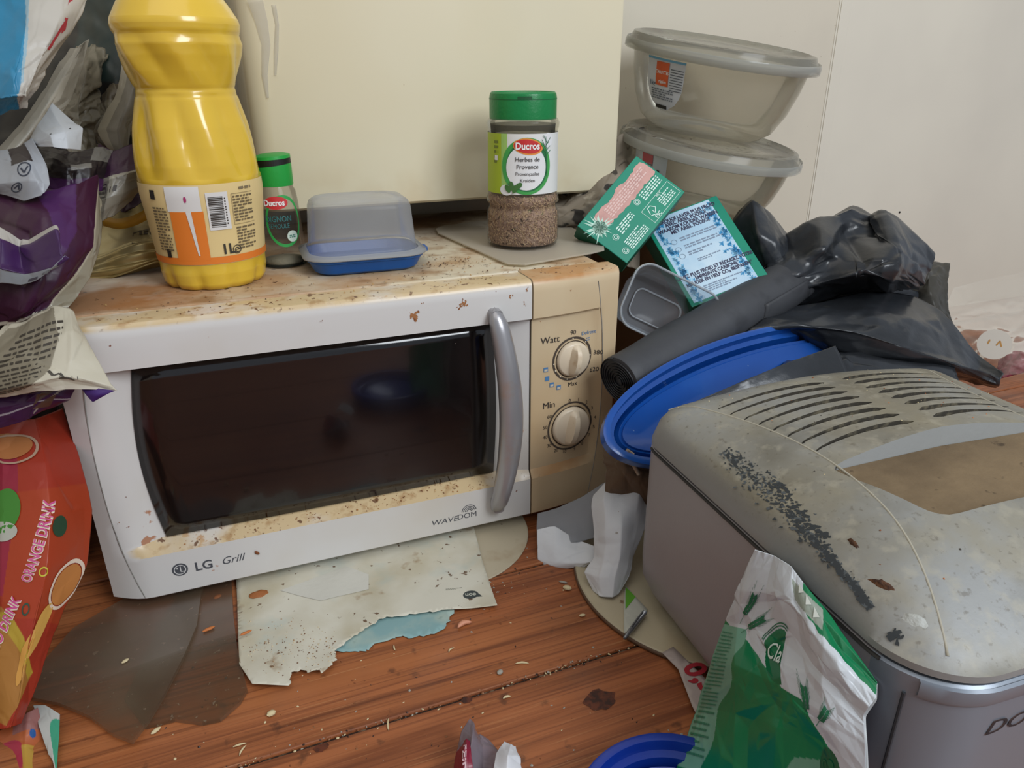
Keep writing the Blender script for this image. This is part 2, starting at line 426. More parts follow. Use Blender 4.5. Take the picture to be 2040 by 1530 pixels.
glue = film('glue_smear', 'f4f2ee', 0.38, 'e8e6e0', 0.06, 1.0, bump=(60, 0.6))
for P, ws in (([(508, 0), (520, 40), (530, 90), (527, 150), (533, 195)], [16, 13, 9, 6, 3]), ([(545, 10), (552, 50), (550, 100), (548, 150)], [5, 4, 5, 3])):
    V = []; F = []
    for (px, py), wd in zip(P, ws):
        for s, t in ((-1, 0), (-0.5, 0.0012), (0.5, 0.0012), (1, 0)):
            q = UY(px+s*wd, py, cy0-0.0003); V.append((q[0], q[1]-t, q[2]))
    for i in range(len(P)-1):
        for j in range(3): F.append((i*4+j, i*4+j+1, i*4+j+5, i*4+j+4))
    obj('glue_streak', V, F, glue, CB, smooth=True)['label'] = 'glossy pale dried streak on the door'

# ================================================================ microwave oven
W, T, H0 = 0.455, 0.2445, 0.012
XS = 0.364
mw_white = mat('microwave_white', 'cfccc8', 0.32, spec=0.5, coat=0.1, layers=(
    dict(c='b9a888', scale=6, lo=0.52, hi=0.8, amt=0.35),
    dict(c='a8683a', scale=45, lo=0.685, hi=0.71, amt=0.85, seed=2), dict(c='7a3a1c', scale=110, lo=0.725, hi=0.74, amt=0.9),
    dict(c='c4ab80', scale=16, lo=0.30, hi=0.50, up=(0.2, 0.5), amt=0.95), dict(c='9c7446', scale=70, lo=0.55, hi=0.68, up=(0.3, 0.7), amt=0.7),
    dict(c='5d3518', scale=150, lo=0.62, hi=0.66, up=(0.3, 0.7), amt=0.9)))
mw_cream = mat('microwave_cream', 'cdb896', 0.35, spec=0.45, layers=(
    dict(c='b79468', scale=5, lo=0.45, hi=0.75, amt=0.7),
    dict(c='94592c', scale=60, lo=0.72, hi=0.74, amt=0.8),
    dict(c='b07a42', scale=16, lo=0.36, hi=0.58, up=(0.25, 0.6), amt=0.9), dict(c='5d3518', scale=120, lo=0.66, hi=0.69, up=(0.3, 0.7), amt=0.8)))
mw_top = mat('microwave_top', 'cdc2aa', 0.6, spec=0.3, layers=(
    dict(c='b8925c', scale=7, lo=0.42, hi=0.62, detail=6, amt=0.9), dict(c='a9753c', scale=13, lo=0.47, hi=0.62, detail=7, seed=4, amt=0.9, box=((1, 0.14, 0.0),)),
    dict(c='9a6434', scale=10, lo=0.38, hi=0.6, detail=6, seed=6, amt=0.85, box=((0, 0.26, 0.10),)),
    dict(c='8a6238', scale=30, lo=0.55, hi=0.7, detail=6, seed=7, amt=0.7), dict(c='4a2c16', scale=110, lo=0.655, hi=0.69, amt=0.9),
    dict(c='d8d2c4', scale=9, lo=0.55, hi=0.68, seed=11, amt=0.6), dict(c='6b4424', scale=14, lo=0.3, hi=0.6, seed=3, amt=0.8, box=((1, 0.13, 0.24),))), bump=(60, 0.3))
MW = thing('microwave_oven', 'white microwave oven with grimy stained top, silver door handle and beige dial panel', 'microwave', (W/2, 0.16, 0))
def yc(x):   # plan curve of the front
    a = max(0.0, (0.030-x)/0.030); b = max(0.0, (x-XS)/(W-XS)); return 0.0133*a**1.6+0.0133*b**1.7
def arcL(z): return 0.012+0.030*abs((z-0.125)/0.115)**2.4*0.45
def arcR(z): return 0.4405-0.012*abs((z-0.13)/0.115)**2.2
def recess(x, z):
    zb0, zb1 = 0.0515, 0.0595; zt0, zt1 = 0.2075, 0.2105
    b = min(1, max(0, (z-zb0)/(zb1-zb0)))*min(1, max(0, (zt1-z)/(zt1-zt0)))
    if x < 0.2: e = min(1, max(0, (x-arcL(z))/0.030))
    else: e = min(1, max(0, (arcR(z)-x)/0.008))
    d = 0.0145 if x < XS else 0.0045
    if XS-0.03 < x < XS: d = 0.0145-(x-(XS-0.03))/0.03*0.010
    return d*b*e
zrow = [H0, 0.0135, 0.022, 0.035, 0.048, 0.0515, 0.0535, 0.0560, 0.0580, 0.0595, 0.062]+list(np.linspace(0.07, 0.20, 16))+[0.2050, 0.2075, 0.2105, 0.213, 0.224, 0.234, 0.2395, 0.2425, 0.2440, 0.2445]
def topround(z): return 0.0 if z < 0.2365 else 0.0050*(1-math.sqrt(max(0, 1-((z-0.2365)/0.0080)**2)))
def front(x0, x1, nx, thick=0.028, extra=()):
    xs = sorted(list(np.linspace(x0, x1, nx))+list(extra)); V = []
    for z in zrow:
        for x in xs: V.append((x, yc(x)+recess(x, z)+topround(z)+(0.0015 if z < 0.013 else 0), z))
    n = len(xs); F = [f for f in gfaces(n, len(zrow))]
    B = len(V)   # back rim
    for z in zrow:
        for x in (x0, x1): V.append((x, 0.0165+thick*0.7, z))
    for j in range(len(zrow)-1):
        F.append((j*n, B+2*j, B+2*j+2, (j+1)*n)[::-1]); F.append((j*n+n-1, B+2*j+1, B+2*j+3, (j+1)*n+n-1))
    top = [(len(zrow)-1)*n+i for i in range(n)]; F.append(tuple(top)+(B+2*len(zrow)-1, B+2*len(zrow)-2))
    F.append(tuple(range(n))[::-1]+(B, B+1))
    return V, F
door = obj('door', *front(0.0, XS-0.0007, 60), mw_white, MW, auto=0.45)
panel = obj('control_panel', *front(XS+0.0007, W, 26), mw_cream, MW, auto=0.45)
# window: dark glass set in the recess, edges slightly bowed
WZ0, WZ1 = 0.0600, 0.2068
def wl(z): t = (z-WZ0)/(WZ1-WZ0); return 0.0475-0.0095*math.sin(math.pi*min(1, t*1.0))*0.8+0.001*t
def wr(z): t = (z-WZ0)/(WZ1-WZ0); return 0.3305+0.0035*math.sin(math.pi*t)
gm = mat('oven_glass', '0d0b0d', 0.10, spec=0.6, coat=0.3, layers=(dict(c='1e1714', scale=5, lo=0.4, hi=0.7, amt=0.8), dict(c='8a8076', scale=190, lo=0.76, hi=0.78, amt=0.7)), roughvar=(7, 0.07, 0.22))
V = []; n = 12; rows = np.linspace(WZ0, WZ1, 14)
for z in rows:
    for i in range(n+1): x = wl(z)+(wr(z)-wl(z))*i/n; V.append((x, 0.0135 - 0.0012*math.sin(math.pi*i/n), z))
F = gfaces(n+1, 14)
glass = obj('window', V, F, gm, MW, smooth=True); solid(glass, 0.0012, 1)
bz = []   # black masking border round the mesh screen
mesh_m = mat('window_screen', '171010', 0.35, spec=0.4, layers=(dict(c='26150f', scale=6, lo=0.4, hi=0.7, amt=0.9),))
V = []
for z in np.linspace(WZ0+0.010, WZ1-0.012, 12):
    for i in range(n+1): x = wl(z)+0.014+(wr(z)-wl(z)-0.034)*i/n; V.append((x, 0.0126-0.0012*math.sin(math.pi*i/n), z))
# top cover
cv, cf = box(0.006, W-0.006, 0.036, 0.345, 0.016, T-0.0006)
body = obj('body', cv, cf, mw_top, MW); bevel(body, 0.004, 3)
lipv = []
for x in np.linspace(0.004, XS, 20): pass
o = obj('front_ledge', *box(0.003, XS-0.001, 0.0300, 0.0345, T-0.004, T+0.0012), mw_top, MW); bevel(o, 0.001, 2)
for x in (0.035, W-0.035):
    for y in (0.045, 0.31): obj('foot', *lathe([(0.011, 0.0003), (0.012, 0.004), (0.012, 0.0165)], 18, c=(x, y)), ink('26231f'), MW)
# moulded groove arcs
groove = ink('8d8a84')
for fn_, x0 in ((arcL, 0), (arcR, 1)):
    P = []
    for z in np.linspace(0.0135 if x0 == 0 else 0.0135, 0.2355 if x0 else 0.208, 40):
        x = fn_(z); P.append((x, yc(x)+recess(x, z)+topround(z)-0.00005, z))
    obj('groove', *tube(P, 0.0004, 5), groove, MW, smooth=True)
# seam between door and panel
obj('door_seam', *box(XS-0.0006, XS+0.0006, 0.004, 0.03, H0+0.001, T-0.003), ink('3a2f22', 0.9), MW)
# curved door handle
hm = mat('handle_silver', '9c9a9c', 0.30, metal=0.55, spec=0.5, layers=(dict(c='a5815c', scale=28, lo=0.58, hi=0.7, amt=0.55), dict(c='c4c2c4', scale=6, lo=0.4, hi=0.7, amt=0.5)))
V = []; nz, na = 40, 20
for k in range(nz+1):
    t = k/nz; z = 0.0265+(0.2265-0.0265)*t; b = math.sin(math.pi*t)
    end = min(1.0, math.sqrt(max(0.0, 1-(1-min(1, t/0.07))**2)), math.sqrt(max(0.0, 1-(1-min(1, (1-t)/0.10))**2)))
    wv = (0.0078+0.0030*b)*max(end, 0.02); dp = (0.0065+0.0020*b)*max(end, 0.02)
    cx = 0.3275+0.0095*b-0.001*(1-t); cy = -0.004-0.0150*b**0.7
    for i in range(na): a = 2*math.pi*i/na; V.append((cx+wv*math.cos(a), cy+dp*math.sin(a), z))
F = gfaces(na, nz+1, True)+[tuple(range(na))[::-1], tuple(range(nz*na, (nz+1)*na))]
hd = obj('handle', V, F, hm, MW, smooth=True)
for z in (0.034, 0.217): obj('handle_mount', *xf(loft([(0.006, 0.008, 0.004, -0.001), (0.005, 0.007, 0.003, 0.012)], 5), Matrix.Translation((0.3285, 0.004, z)) @ Matrix.Rotation(math.pi/2, 4, 'X')), hm, hd)
# dials
knob_m = mat('knob_cream', 'd3c3aa', 0.35, spec=0.5, layers=(dict(c='b08c62', scale=60, lo=0.62, hi=0.72, amt=0.5),))
def pf(x, z): return yc(x)+recess(x, z)
def onpanel(off):
    def f(P):
        return np.array([(x, pf(x, z)-off, z) for x, z in P])
    return f
def knob(cx, cz, r, ring_w, rot, pins):
    y = pf(cx, cz); M = Matrix.Translation((cx, y, cz)) @ Matrix.Rotation(math.pi/2, 4, 'X')
    k = obj('knob', *xf(lathe([(r*0.98, 0.0), (r*0.98, 0.002), (r*0.90, 0.0045), (r*0.84, 0.0052)], 40), M), knob_m, MW, auto=0.6)
    a = []
    for i in range(15):
        s = -1+2*i/14; hw = r*(0.20+0.10*math.sqrt(max(0, 1-s*s))); e = math.sqrt(max(0, 1-s*s*0.98))
        a.append([(-hw, s*r*0.86, 0.0045), (-hw*0.42, s*r*0.84, 0.0045+0.0105*e), (hw*0.42, s*r*0.84, 0.0045+0.0105*e), (hw, s*r*0.86, 0.0045)])
    V = [p for row in a for p in row]; F = gfaces(4, 15)+[(0, 1, 2, 3), (59, 58, 57, 56)]
    g = obj('knob_grip', *xf((V, F), M @ Matrix.Rotation(rot, 4, 'Z')), knob_m, k, auto=0.9)
    lay('dial_ring', disc2(cx, cz, r*1.24, r*1.24, 48, 1, r0=ring_w), onpanel(0.0003), ink('4b4138'), MW)
    lay('painted_shade_ring', disc2(cx, cz, r*1.03, r*1.03, 40, 1, r0=0.95), onpanel(0.0004), ink('3a2e22'), k)  # flat dark ring, paints the shade where knob meets panel
    P = []
    for ang in pins: a_ = math.radians(ang); P.append(disc2(cx+r*1.15*math.sin(a_), cz+r*1.15*math.cos(a_), 0.0007, 0.0007, 8, 1))
    lay('tick_marks', join2(*P), onpanel(0.0005), ink('e2d6c0'), MW)
KR = 0.0172
knob(0.4075, 0.1645, KR, 0.90, math.radians(-8), [0, 45, 90, 125, 165, 195, 220, 245, 265])
knob(0.4075, 0.0960, 0.0202, 0.93, math.radians(-10), [])
pk = ink('33302e'); bl = ink('4f7ba8')
def ptxt(s, x, z, size, m=pk, **k): return mv2(text2(s, size, **k), x, z)
lay('lettering', join2(ptxt('Watt', 0.3835, 0.1840, 0.0090), ptxt('Min', 0.3835, 0.1200, 0.0090), ptxt('90', 0.4075, 0.1880, 0.0062), ptxt('380', 0.4355, 0.1640, 0.0062),
    ptxt('620', 0.4325, 0.1470, 0.0062), ptxt('Max', 0.4085, 0.1375, 0.0060),
    *[mv2(text2(t, 0.0048), 0.4075+0.0280*math.sin(math.radians(a)), 0.0960-0.0015+0.0268*math.cos(math.radians(a))) for t, a in
      (('0', -3), ('1', 18), ('2', 40), ('3', 62), ('4', 84), ('5', 106), ('7', 126), ('8', 148), ('9', 168), ('10', 192), ('20', 213), ('30', 235), ('40', 258), ('50', 280), ('60', 304))]),
    onpanel(0.0005), pk, MW)
lay('blue_lettering', join2(ptxt('Defrost', 0.4245, 0.1855, 0.0050), *[rect2(0.4225+i*0.0022, 0.4238+i*0.0022, 0.1812-j*0.002, 0.1822-j*0.002) for i in range(2) for j in range(2)]), onpanel(0.0005), bl, MW)
ic = []
for (x, z) in ((0.3795, 0.1590), (0.3810, 0.1500), (0.3860, 0.1430), (0.3935, 0.1390)):
    ic.append(join2(rect2(x-.0022, x+.0022, z-.0022, z+.0022)))
lay('program_symbol', join2(*ic), onpanel(0.0005), bl, MW)
lay('program_symbol', join2(*[rect2(x-.0016, x+.0016, z-.0016, z+.0004) for (x, z) in ((0.3795, 0.1590), (0.3860, 0.1430), (0.3935, 0.1390))]), onpanel(0.0006), ink('c9bda6'), MW)
# splashes of old food on the door
stn = mat('splash_brown', 'a06c42', 0.7, layers=(dict(c='7a4424', scale=200, lo=0.5, hi=0.6),)); rs_ = random.Random(21)
for px, py, r_0, k in ((825, 630, .0042, 16), (922, 603, .0030, 12), (915, 615, .0020, 7), (842, 604, .0012, 4), (1018, 590, .0018, 8), (1045, 605, .0016, 6), (1050, 578, .0020, 7), (985, 690, .0015, 5), (250, 1000, .0012, 3), (297, 995, .0012, 2), (235, 1050, .0010, 3), (780, 685, .0016, 5), (640, 640, .0010, 4), (1140, 580, .0012, 3)):
    c_ = UY(px, py, 0.0); P_ = [disc2(c_[0]+rs_.gauss(0, r_0*.5), c_[2]+rs_.gauss(0, r_0*.5), rs_.uniform(.15, .45)*r_0, rs_.uniform(.12, .4)*r_0, 7, 1, rot=rs_.uniform(0, 3)) for _ in range(k)]
    o = lay('food_splash', join2(*P_), lambda P: np.array([(x, pf(x, z)+topround(z)-0.0002-0.00004*(i % 3), z) for i, (x, z) in enumerate(P)]), stn, MW); o['kind'] = 'stuff'
# maker's marks on the door
inkb = ink('4a4c52')
lay('logo', join2(disc2(0.0535, 0.0345, 0.0060, 0.0060, 32, 1), mv2(text2('LG', 0.0115, bold=0.02), 0.0715, 0.0300)), onpanel(0.0002), inkb, MW)
lay('logo_face', join2(disc2(0.0535, 0.0345, 0.0046, 0.0046, 24, 1, r0=0.86), line2([(0.0540, 0.0375), (0.0540, 0.0325), (0.0570, 0.0325)], 0.0007), disc2(0.0515, 0.0360, 0.0007, 0.0007, 8, 1)), onpanel(0.0004), ink('d4d3d0'), MW)
lay('lettering', mv2(text2('Grill', 0.0100, shear=0.35), 0.0935, 0.0305), onpanel(0.0002), inkb, MW)
lay('logo', join2(mv2(text2('WAVE', 0.0076, shear=0.15, sx=1.2), 0.2775, 0.0235), mv2(text2('DOM', 0.0078, bold=0.0, sx=1.05), 0.2995, 0.0240),
    *[line2([(0.3015+r*math.cos(a), 0.0305+r*math.sin(a)) for a in np.linspace(0.15, math.pi-0.1, 12)], 0.0007) for r in (0.0022, 0.0038, 0.0054, 0.0070)]), onpanel(0.0002), inkb, MW)
# ================================================================ things on the microwave
def cyl_map(cx, cy, rz, a0):
    """print on a turned body: x = arc length (to the right seen from outside), y = height; a0 = facing angle"""
    def f(P):
        o = []
        for x, z in P:
            r = rz(z); a = a0+x/r; o.append((cx+r*math.cos(a), cy+r*math.sin(a), z))
        return np.array(o)
    return f
def rz_of(pr, off=0.0):
    R = [p[0] for p in pr]; Z = [p[1] for p in pr]
    return lambda z: float(np.interp(z, Z, R))+off
def facing(x, y): return math.atan2(CAM[1]-y, CAM[0]-x)
def band(cx, cy, rz, z0, z1, a0, a1, n=40, m=6):
    V = []
    for j in range(m+1):
        z = z0+(z1-z0)*j/m; r = rz(z)
        for i in range(n+1): a = a0+(a1-a0)*i/n; V.append((cx+r*math.cos(a), cy+r*math.sin(a), z))
    return V, gfaces(n+1, m+1)

def zfront(x, y, r, py): a = facing(x, y); return zat(x+r*math.cos(a), y+r*math.sin(a), py)
# ---- juice bottle
bx, by = UZ(432, 554, T)[:2]
juice = mat('juice_bottle_yellow', 'dcb638', 0.22, spec=0.55, coat=0.35, sss=0.12, layers=(dict(c='cda22e', scale=20, lo=0.5, hi=0.75, amt=0.35), dict(c='f0cf6a', scale=9, lo=0.58, hi=0.75, seed=5, amt=0.35)), bump=(14, 0.08))
BO = thing('juice_bottle', 'big one litre yellow juice bottle with a cream and orange label, on the microwave', 'bottle', (bx, by, T))
pr = prof(bx, by, [(566, 66), (561, 84), (545, 95), (525, 99), (512, 99), (500, 100), (440, 106), (385, 113), (366, 115), (362, 113), (345, 115.5), (320, 116), (285, 113), (250, 108), (215, 100), (196, 96), (190, 93.5), (182, 93), (176, 92), (168, 96), (140, 106), (110, 115), (88, 119), (78, 117), (70, 116), (62, 119), (50, 121), (38, 119), (10, 105), (-30, 82), (-70, 58)])
z0 = pr[-1][1]; pr += [(0.0185, z0+0.012), (0.0172, z0+0.018), (0.0172, z0+0.024)]
pr[0] = (pr[0][0], T+0.0002)
zz = [p[1] for p in pr]; zl0 = zfront(bx, by, .040, 516); zl1 = zfront(bx, by, .043, 367); zw = zat(bx, by, 180)
prd = [(np.interp(z, zz, [p[0] for p in pr]), z) for z in sorted(set(list(np.linspace(zz[0], zz[-1], 110))+zz))]
def brf(a, z):
    if z < zl0-0.004:      # petal foot
        k = min(1, (zl0-0.004-z)/0.015); return 1-0.065*k*abs(math.cos(a*5))**8
    if z <= zl1+0.003: return 1.0
    if z < zw-0.002:       # long facets under the waist
        t = (z-zl1)/(zw-zl1); k = math.sin(math.pi*min(1, t*1.02))**0.6 if 0 < t < 1 else 0
        w_ = abs(((a*8/6.283+t*0.35) % 1)-0.5)*2; return 1-0.115*k*w_**1.3+0.022*k
    if z < zat(bx, by, 62):
        t = (z-zw)/(zat(bx, by, 62)-zw); k = math.sin(math.pi*min(1, max(0, t))); w_ = abs(((a*7/6.283+t*0.5) % 1)-0.5)*2
        return 1-0.11*k*(w_-0.30)
    return 1.0
obj('bottle_body', *lathe(prd, 96, (bx, by), brf), juice, BO, auto=0.9)
obj('cap', *lathe([(0.0185, z0+0.0242), (0.0198, z0+0.0245), (0.0198, z0+0.043), (0.0180, z0+0.045)], 40, (bx, by), lambda a, z: 1+0.02*(int(a*20/6.283*2) % 2)), ink('d06a1e', 0.35), BO)
fa = facing(bx, by); rz = rz_of(pr, 0.0004); rz2 = rz_of(pr, 0.0008)
cmap = cyl_map(bx, by, rz2, fa)
lc = mat('label_cream', 'ddc389', 0.4); lor = mat('label_orange', 'de7a2a', 0.4); lw_ = ink('d9d6d2', 0.35)
lab = obj('label', *band(bx, by, rz, zl0-0.004, zl1, fa-math.pi, fa+math.pi, 96, 8), lc, BO, smooth=True); lab['label'] = 'cream, orange and white paper label'
hL = zl1-zl0
def bl2(name, VF, m_, off=0.0008, par=lab): return lay(name, VF, cyl_map(bx, by, rz_of(pr, off), fa), m_, par, smooth=True)
bl2('orange_band', rect2(-0.075, 0.075, zl0-0.0035, zl0+0.0020, 60, 1), lor)
xo = -0.0125
bl2('orange_panel', rect2(xo-0.0150, xo+0.0105, zl0, zl0+hL*0.66, 10, 8), lor, 0.0009)
bl2('white_panel', rect2(xo-0.0165, xo+0.0095, zl0+hL*0.66, zl1-0.001, 10, 4), lw_, 0.0009)
bl2('white_stripe', [( [(xo-0.0025, zl0+hL*0.66), (xo+0.0015, zl0+hL*0.66), (xo+0.0032, zl0+0.004), (xo+0.0020, zl0+0.004)]), [(0, 3, 2, 1)]], lw_, 0.0012)
bl2('strawberry_mark', disc2(xo-0.0015, zl0+hL*0.82, 0.0011, 0.0024, 12, 1), ink('a8326a'), 0.0012)
bl2('barcode_ground', rect2(0.0010, 0.0175, zl0+hL*0.40, zl1-0.006, 8, 6), lw_, 0.0010)
bars = []; r_ = random.Random(3); z = zl0+hL*0.44
while z < zl1-0.009:
    h_ = r_.choice((0.0004, 0.0006, 0.0010)); bars.append(rect2(0.0025, 0.0135, z, z+h_, 5, 1)); z += h_+r_.choice((0.0004, 0.0006, 0.0008))
bl2('barcode', join2(*bars, micro2(0.0145, 0.0155, zl0+hL*0.46, zl1-0.01, 10, 2)), ink('3a342e'), 0.0013)
bl2('lettering', join2(mv2(text2('1L', 0.0115, bold=0.02), 0.0125, zl0+0.0040), mv2(text2('e', 0.0095), 0.0195, zl0+0.0040), disc2(0.0195, zl0+0.0066, 0.0036, 0.0036, 18, 1, r0=0.82)), ink('33302a'), 0.0013)
bl2('small_print', join2(micro2(0.0215, 0.0400, zl0+hL*0.48, zl0+hL*0.84, 9, 4), micro2(0.0215, 0.0400, zl0+hL*0.10, zl0+hL*0.42, 8, 5), micro2(-0.0440, -0.0300, zl0+hL*0.12, zl0+hL*0.72, 15, 6), micro2(0.028, 0.040, zl1-0.006, zl1-0.003, 1, 3)), ink('6e5f45'), 0.0012)
bl2('table_border', join2(line2([(0.0205, zl0+hL*0.45), (0.0205, zl0+hL*0.86)], 0.0003), *[join2(*[line2([(0.0205+0.004*i, z), (0.0245+0.004*i, z)], 0.0003) for i in range(5)]) for z in (zl0+hL*0.45, zl0+hL*0.86, zl0+hL*0.62)]), ink('7a6c50'), 0.0012)
bl2('black_panel', rect2(-0.0440, -0.0390, zl1-0.0110, zl1-0.004, 2, 1), ink('241f1b'), 0.0012)
bl2('black_panel', rect2(-0.0375, -0.0335, zl0+0.002, zl0+0.009, 2, 1), ink('241f1b'), 0.0012)

# ---- herb jar
jx, jy = UZ(1041, 483, T+0.004)[:2]
J = thing('herb_jar', 'tall glass jar of dried herbs with emerald flip cap, standing on a plastic sheet', 'spice jar', (jx, jy, T+0.0042))
pj = prof(jx, jy, [(487, 60), (481, 68), (470, 71), (430, 71.5), (418, 71), (410, 67), (404, 67), (398, 71.5), (390, 71), (380, 68), (260, 69), (252, 72), (243, 73), (236, 70), (230, 62)])
pj = [(r, max(z, T+0.0043)) for r, z in pj]; pj[0] = (pj[0][0], T+0.0043)
jar_glass = film('jar_glass', 'f2f2f0', 0.04, 'c8c6c0', 0.05, 0.35)
obj('jar_body', *lathe(pj, 64, (jx, jy), cap1=False), jar_glass, J, auto=0.9)
herb = mat('dried_herbs', 'ad8e7a', 0.8, layers=(dict(c='b99a78', scale=260, lo=0.52, hi=0.6, stretch=(1, 1, 0.5)), dict(c='4a3626', scale=230, lo=0.58, hi=0.68, seed=4), dict(c='6d6a44', scale=180, lo=0.62, hi=0.7, seed=9)), bump=(260, 1.0, 0.003))
hp = [(max(0.001, r-0.0022), z+0.0015) for r, z in pj[:11]]; zt_h = hp[-2][1]
hp = [p for p in hp if p[1] < zat(jx, jy, 378)]+[(pj[9][0]-0.0025, zat(jx, jy, 384))]
hv, hf = lathe(hp, 64, (jx, jy)); rs_ = np.random.RandomState(2)
hh = obj('herbs', hv, hf, herb, J, smooth=True); hh['kind'] = 'stuff'
# a skin of loose needles against the glass
V = []; F = []; rj = rz_of(pj, -0.0014)
for i in range(1500):
    z = rs_.uniform(T+0.008, zat(jx, jy, 382)); a = facing(jx, jy)+rs_.uniform(-1.7, 1.7); r = rj(z); t = rs_.uniform(0, 3.1416); L_ = rs_.uniform(0.0012, 0.0032); wd = 0.0003
    c = np.array((jx+r*math.cos(a), jy+r*math.sin(a), z)); e1 = np.array((-math.sin(a), math.cos(a), 0)); e2 = np.array((0, 0, 1.0)); d_ = e1*math.cos(t)+e2*math.sin(t); s_ = -e1*math.sin(t)+e2*math.cos(t); nn = np.array((math.cos(a), math.sin(a), 0))*0.0003
    k = len(V); V += [c-d_*L_/2-s_*wd, c+d_*L_/2-s_*wd, c+d_*L_/2+s_*wd, c-d_*L_/2+s_*wd, c+nn]; F += [(k, k+1, k+4), (k+1, k+2, k+4), (k+2, k+3, k+4), (k+3, k, k+4)]
o = obj('herb_needles', V, F, [ink('cfb08c'), ink('8c6a54'), ink('b39478')], J, fm=[(i//4) % 3 for i in range(len(F))]); o['kind'] = 'stuff'
hdark = obj('herb_dust', *lathe([(pj[9][0]-0.003, zat(jx, jy, 266)), (pj[9][0]-0.0025, zat(jx, jy, 246))], 48, (jx, jy), cap0=False, cap1=False), film('herb_dust', 'c0c0bc', 0.45, '5a564e', 0.6, 0.0), J)
zc0, zc1 = zat(jx, jy, 236), zat(jx, jy, 182)
green = mat('cap_green', '0f7a3e', 0.35, spec=0.45, bump=(300, 0.15))
D_ = depth((jx, jy, zc0)); rc = 67.5*D_/FPX*0.99
capv = lathe([(rc, zc0), (rc*1.0, zc0+0.001), (rc*1.0, zc1-0.005), (rc*0.975, zc1-0.0015), (rc*0.93, zc1), (rc*0.90, zc1), (rc*0.88, zc1-0.001), (0.001, zc1-0.001)], 64, (jx, jy))
cp = obj('cap', *capv, green, J, auto=0.5)
a0 = facing(jx, jy)+0.05
obj('thumb_notch', *band(jx, jy, lambda z: rc+0.0003, zc1-0.0058, zc1-0.0035, a0-0.2, a0+0.2, 10, 1), ink('0a4f28'), cp)
obj('hinge_line', *band(jx, jy, lambda z: rc+0.0002, zc1-0.0064, zc1-0.0059, a0-3.0, a0+3.0, 60, 1), ink('0b5c30'), cp)
fj = facing(jx, jy); zb, zt = zfront(jx, jy, .033, 388), zfront(jx, jy, .033, 267); hj = zt-zb
jl = mat('jar_label', 'dcdcd8', 0.35)
jlab = obj('label', *band(jx, jy, rz_of(pj, 0.0004), zb, zt, fj-2.2, fj+2.2, 60, 6), jl, J, smooth=True)
def jl2(name, VF, m_, off): return lay(name, VF, cyl_map(jx, jy, rz_of(pj, off), fj), m_, jlab, smooth=True)
lime = ink('a3b82e'); mg = ink('3f9a4a'); dg = ink('1e6b3c')
jl2('lime_band', rect2(-0.060, -0.0215, zb, zt, 24, 6), lime, 0.0006)
jl2('pale_green_band', rect2(-0.0225, -0.0150, zb, zt, 4, 6), ink('9cc46a'), 0.00055)
jl2('green_ring', disc2(0.004, zb+hj*0.47, 0.0245, hj*0.47, 40, 3, r0=0.6), mg, 0.0008)
jl2('green_ring', disc2(0.0045, zb+hj*0.47, 0.0205, hj*0.42, 40, 3), dg, 0.0009)
jl2('white_oval', disc2(0.0035, zb+hj*0.45, 0.0195, hj*0.375, 40, 4), ink('dedede'), 0.0011)
jl2('white_corner', disc2(0.0255, zt-0.006, 0.006, 0.0065, 20, 2), ink('dedede'), 0.0010)
jl2('white_corner', disc2(-0.016, zb+0.004, 0.007, 0.005, 20, 2), ink('dedede'), 0.0010)
rb = join2(disc2(0.0045, zb+hj*0.80, 0.0130, 0.0060, 30, 2, rot=-0.12))
jl2('brand_badge', disc2(0.0050, zb+hj*0.795, 0.0143, 0.0072, 30, 2, rot=-0.12), ink('e08a3a'), 0.0013)
jl2('brand_badge', rb, ink('c22a2c'), 0.0015)
jl2('lettering', mv2(text2('Ducros', 0.0084, bold=0.03, sx=0.92), 0.0045, zb+hj*0.755), ink('e8e6e4'), 0.0018)
jl2('lettering', join2(mv2(text2('Herbes de', 0.0056, bold=0.008), 0.0045, zb+hj*0.555), mv2(text2('Provence', 0.0056, bold=0.008), 0.0045, zb+hj*0.435), mv2(text2('Proven\u00e7aalse', 0.0044), 0.0045, zb+hj*0.325), mv2(text2('Kruiden', 0.0044), 0.0045, zb+hj*0.215)), ink('4c4a4a'), 0.0016)
jl2('rosemary_sprig', join2(*[line2([(0.0225+0.0015*math.sin(i), zb+hj*(0.62+0.03*i)), (0.0225+0.0015*math.sin(i)+(0.0055 if i % 2 else -0.004), zb+hj*(0.70+0.034*i))], 0.0005) for i in range(9)], line2([(0.0245, zb+hj*0.3), (0.0228, zb+hj*0.95)], 0.0005)), ink('2f6a4a'), 0.0017)
jl2('oregano_leaf', join2(*[disc2(-0.0145+0.0035*i, zb+hj*(0.10+0.05*(i % 2)), 0.0025, 0.0042, 12, 1, rot=0.6-0.5*i) for i in range(4)]), ink('3f6b34'), 0.0017)
jl2('small_print', micro2(-0.0310, -0.0255, zb+hj*0.5, zb+hj*0.9, 5, 3), ink('6c7a2a'), 0.0009)
jl2('white_box', rect2(-0.0300, -0.0258, zb+hj*0.56, zb+hj*0.64, 2, 1), ink('dedede'), 0.0010)

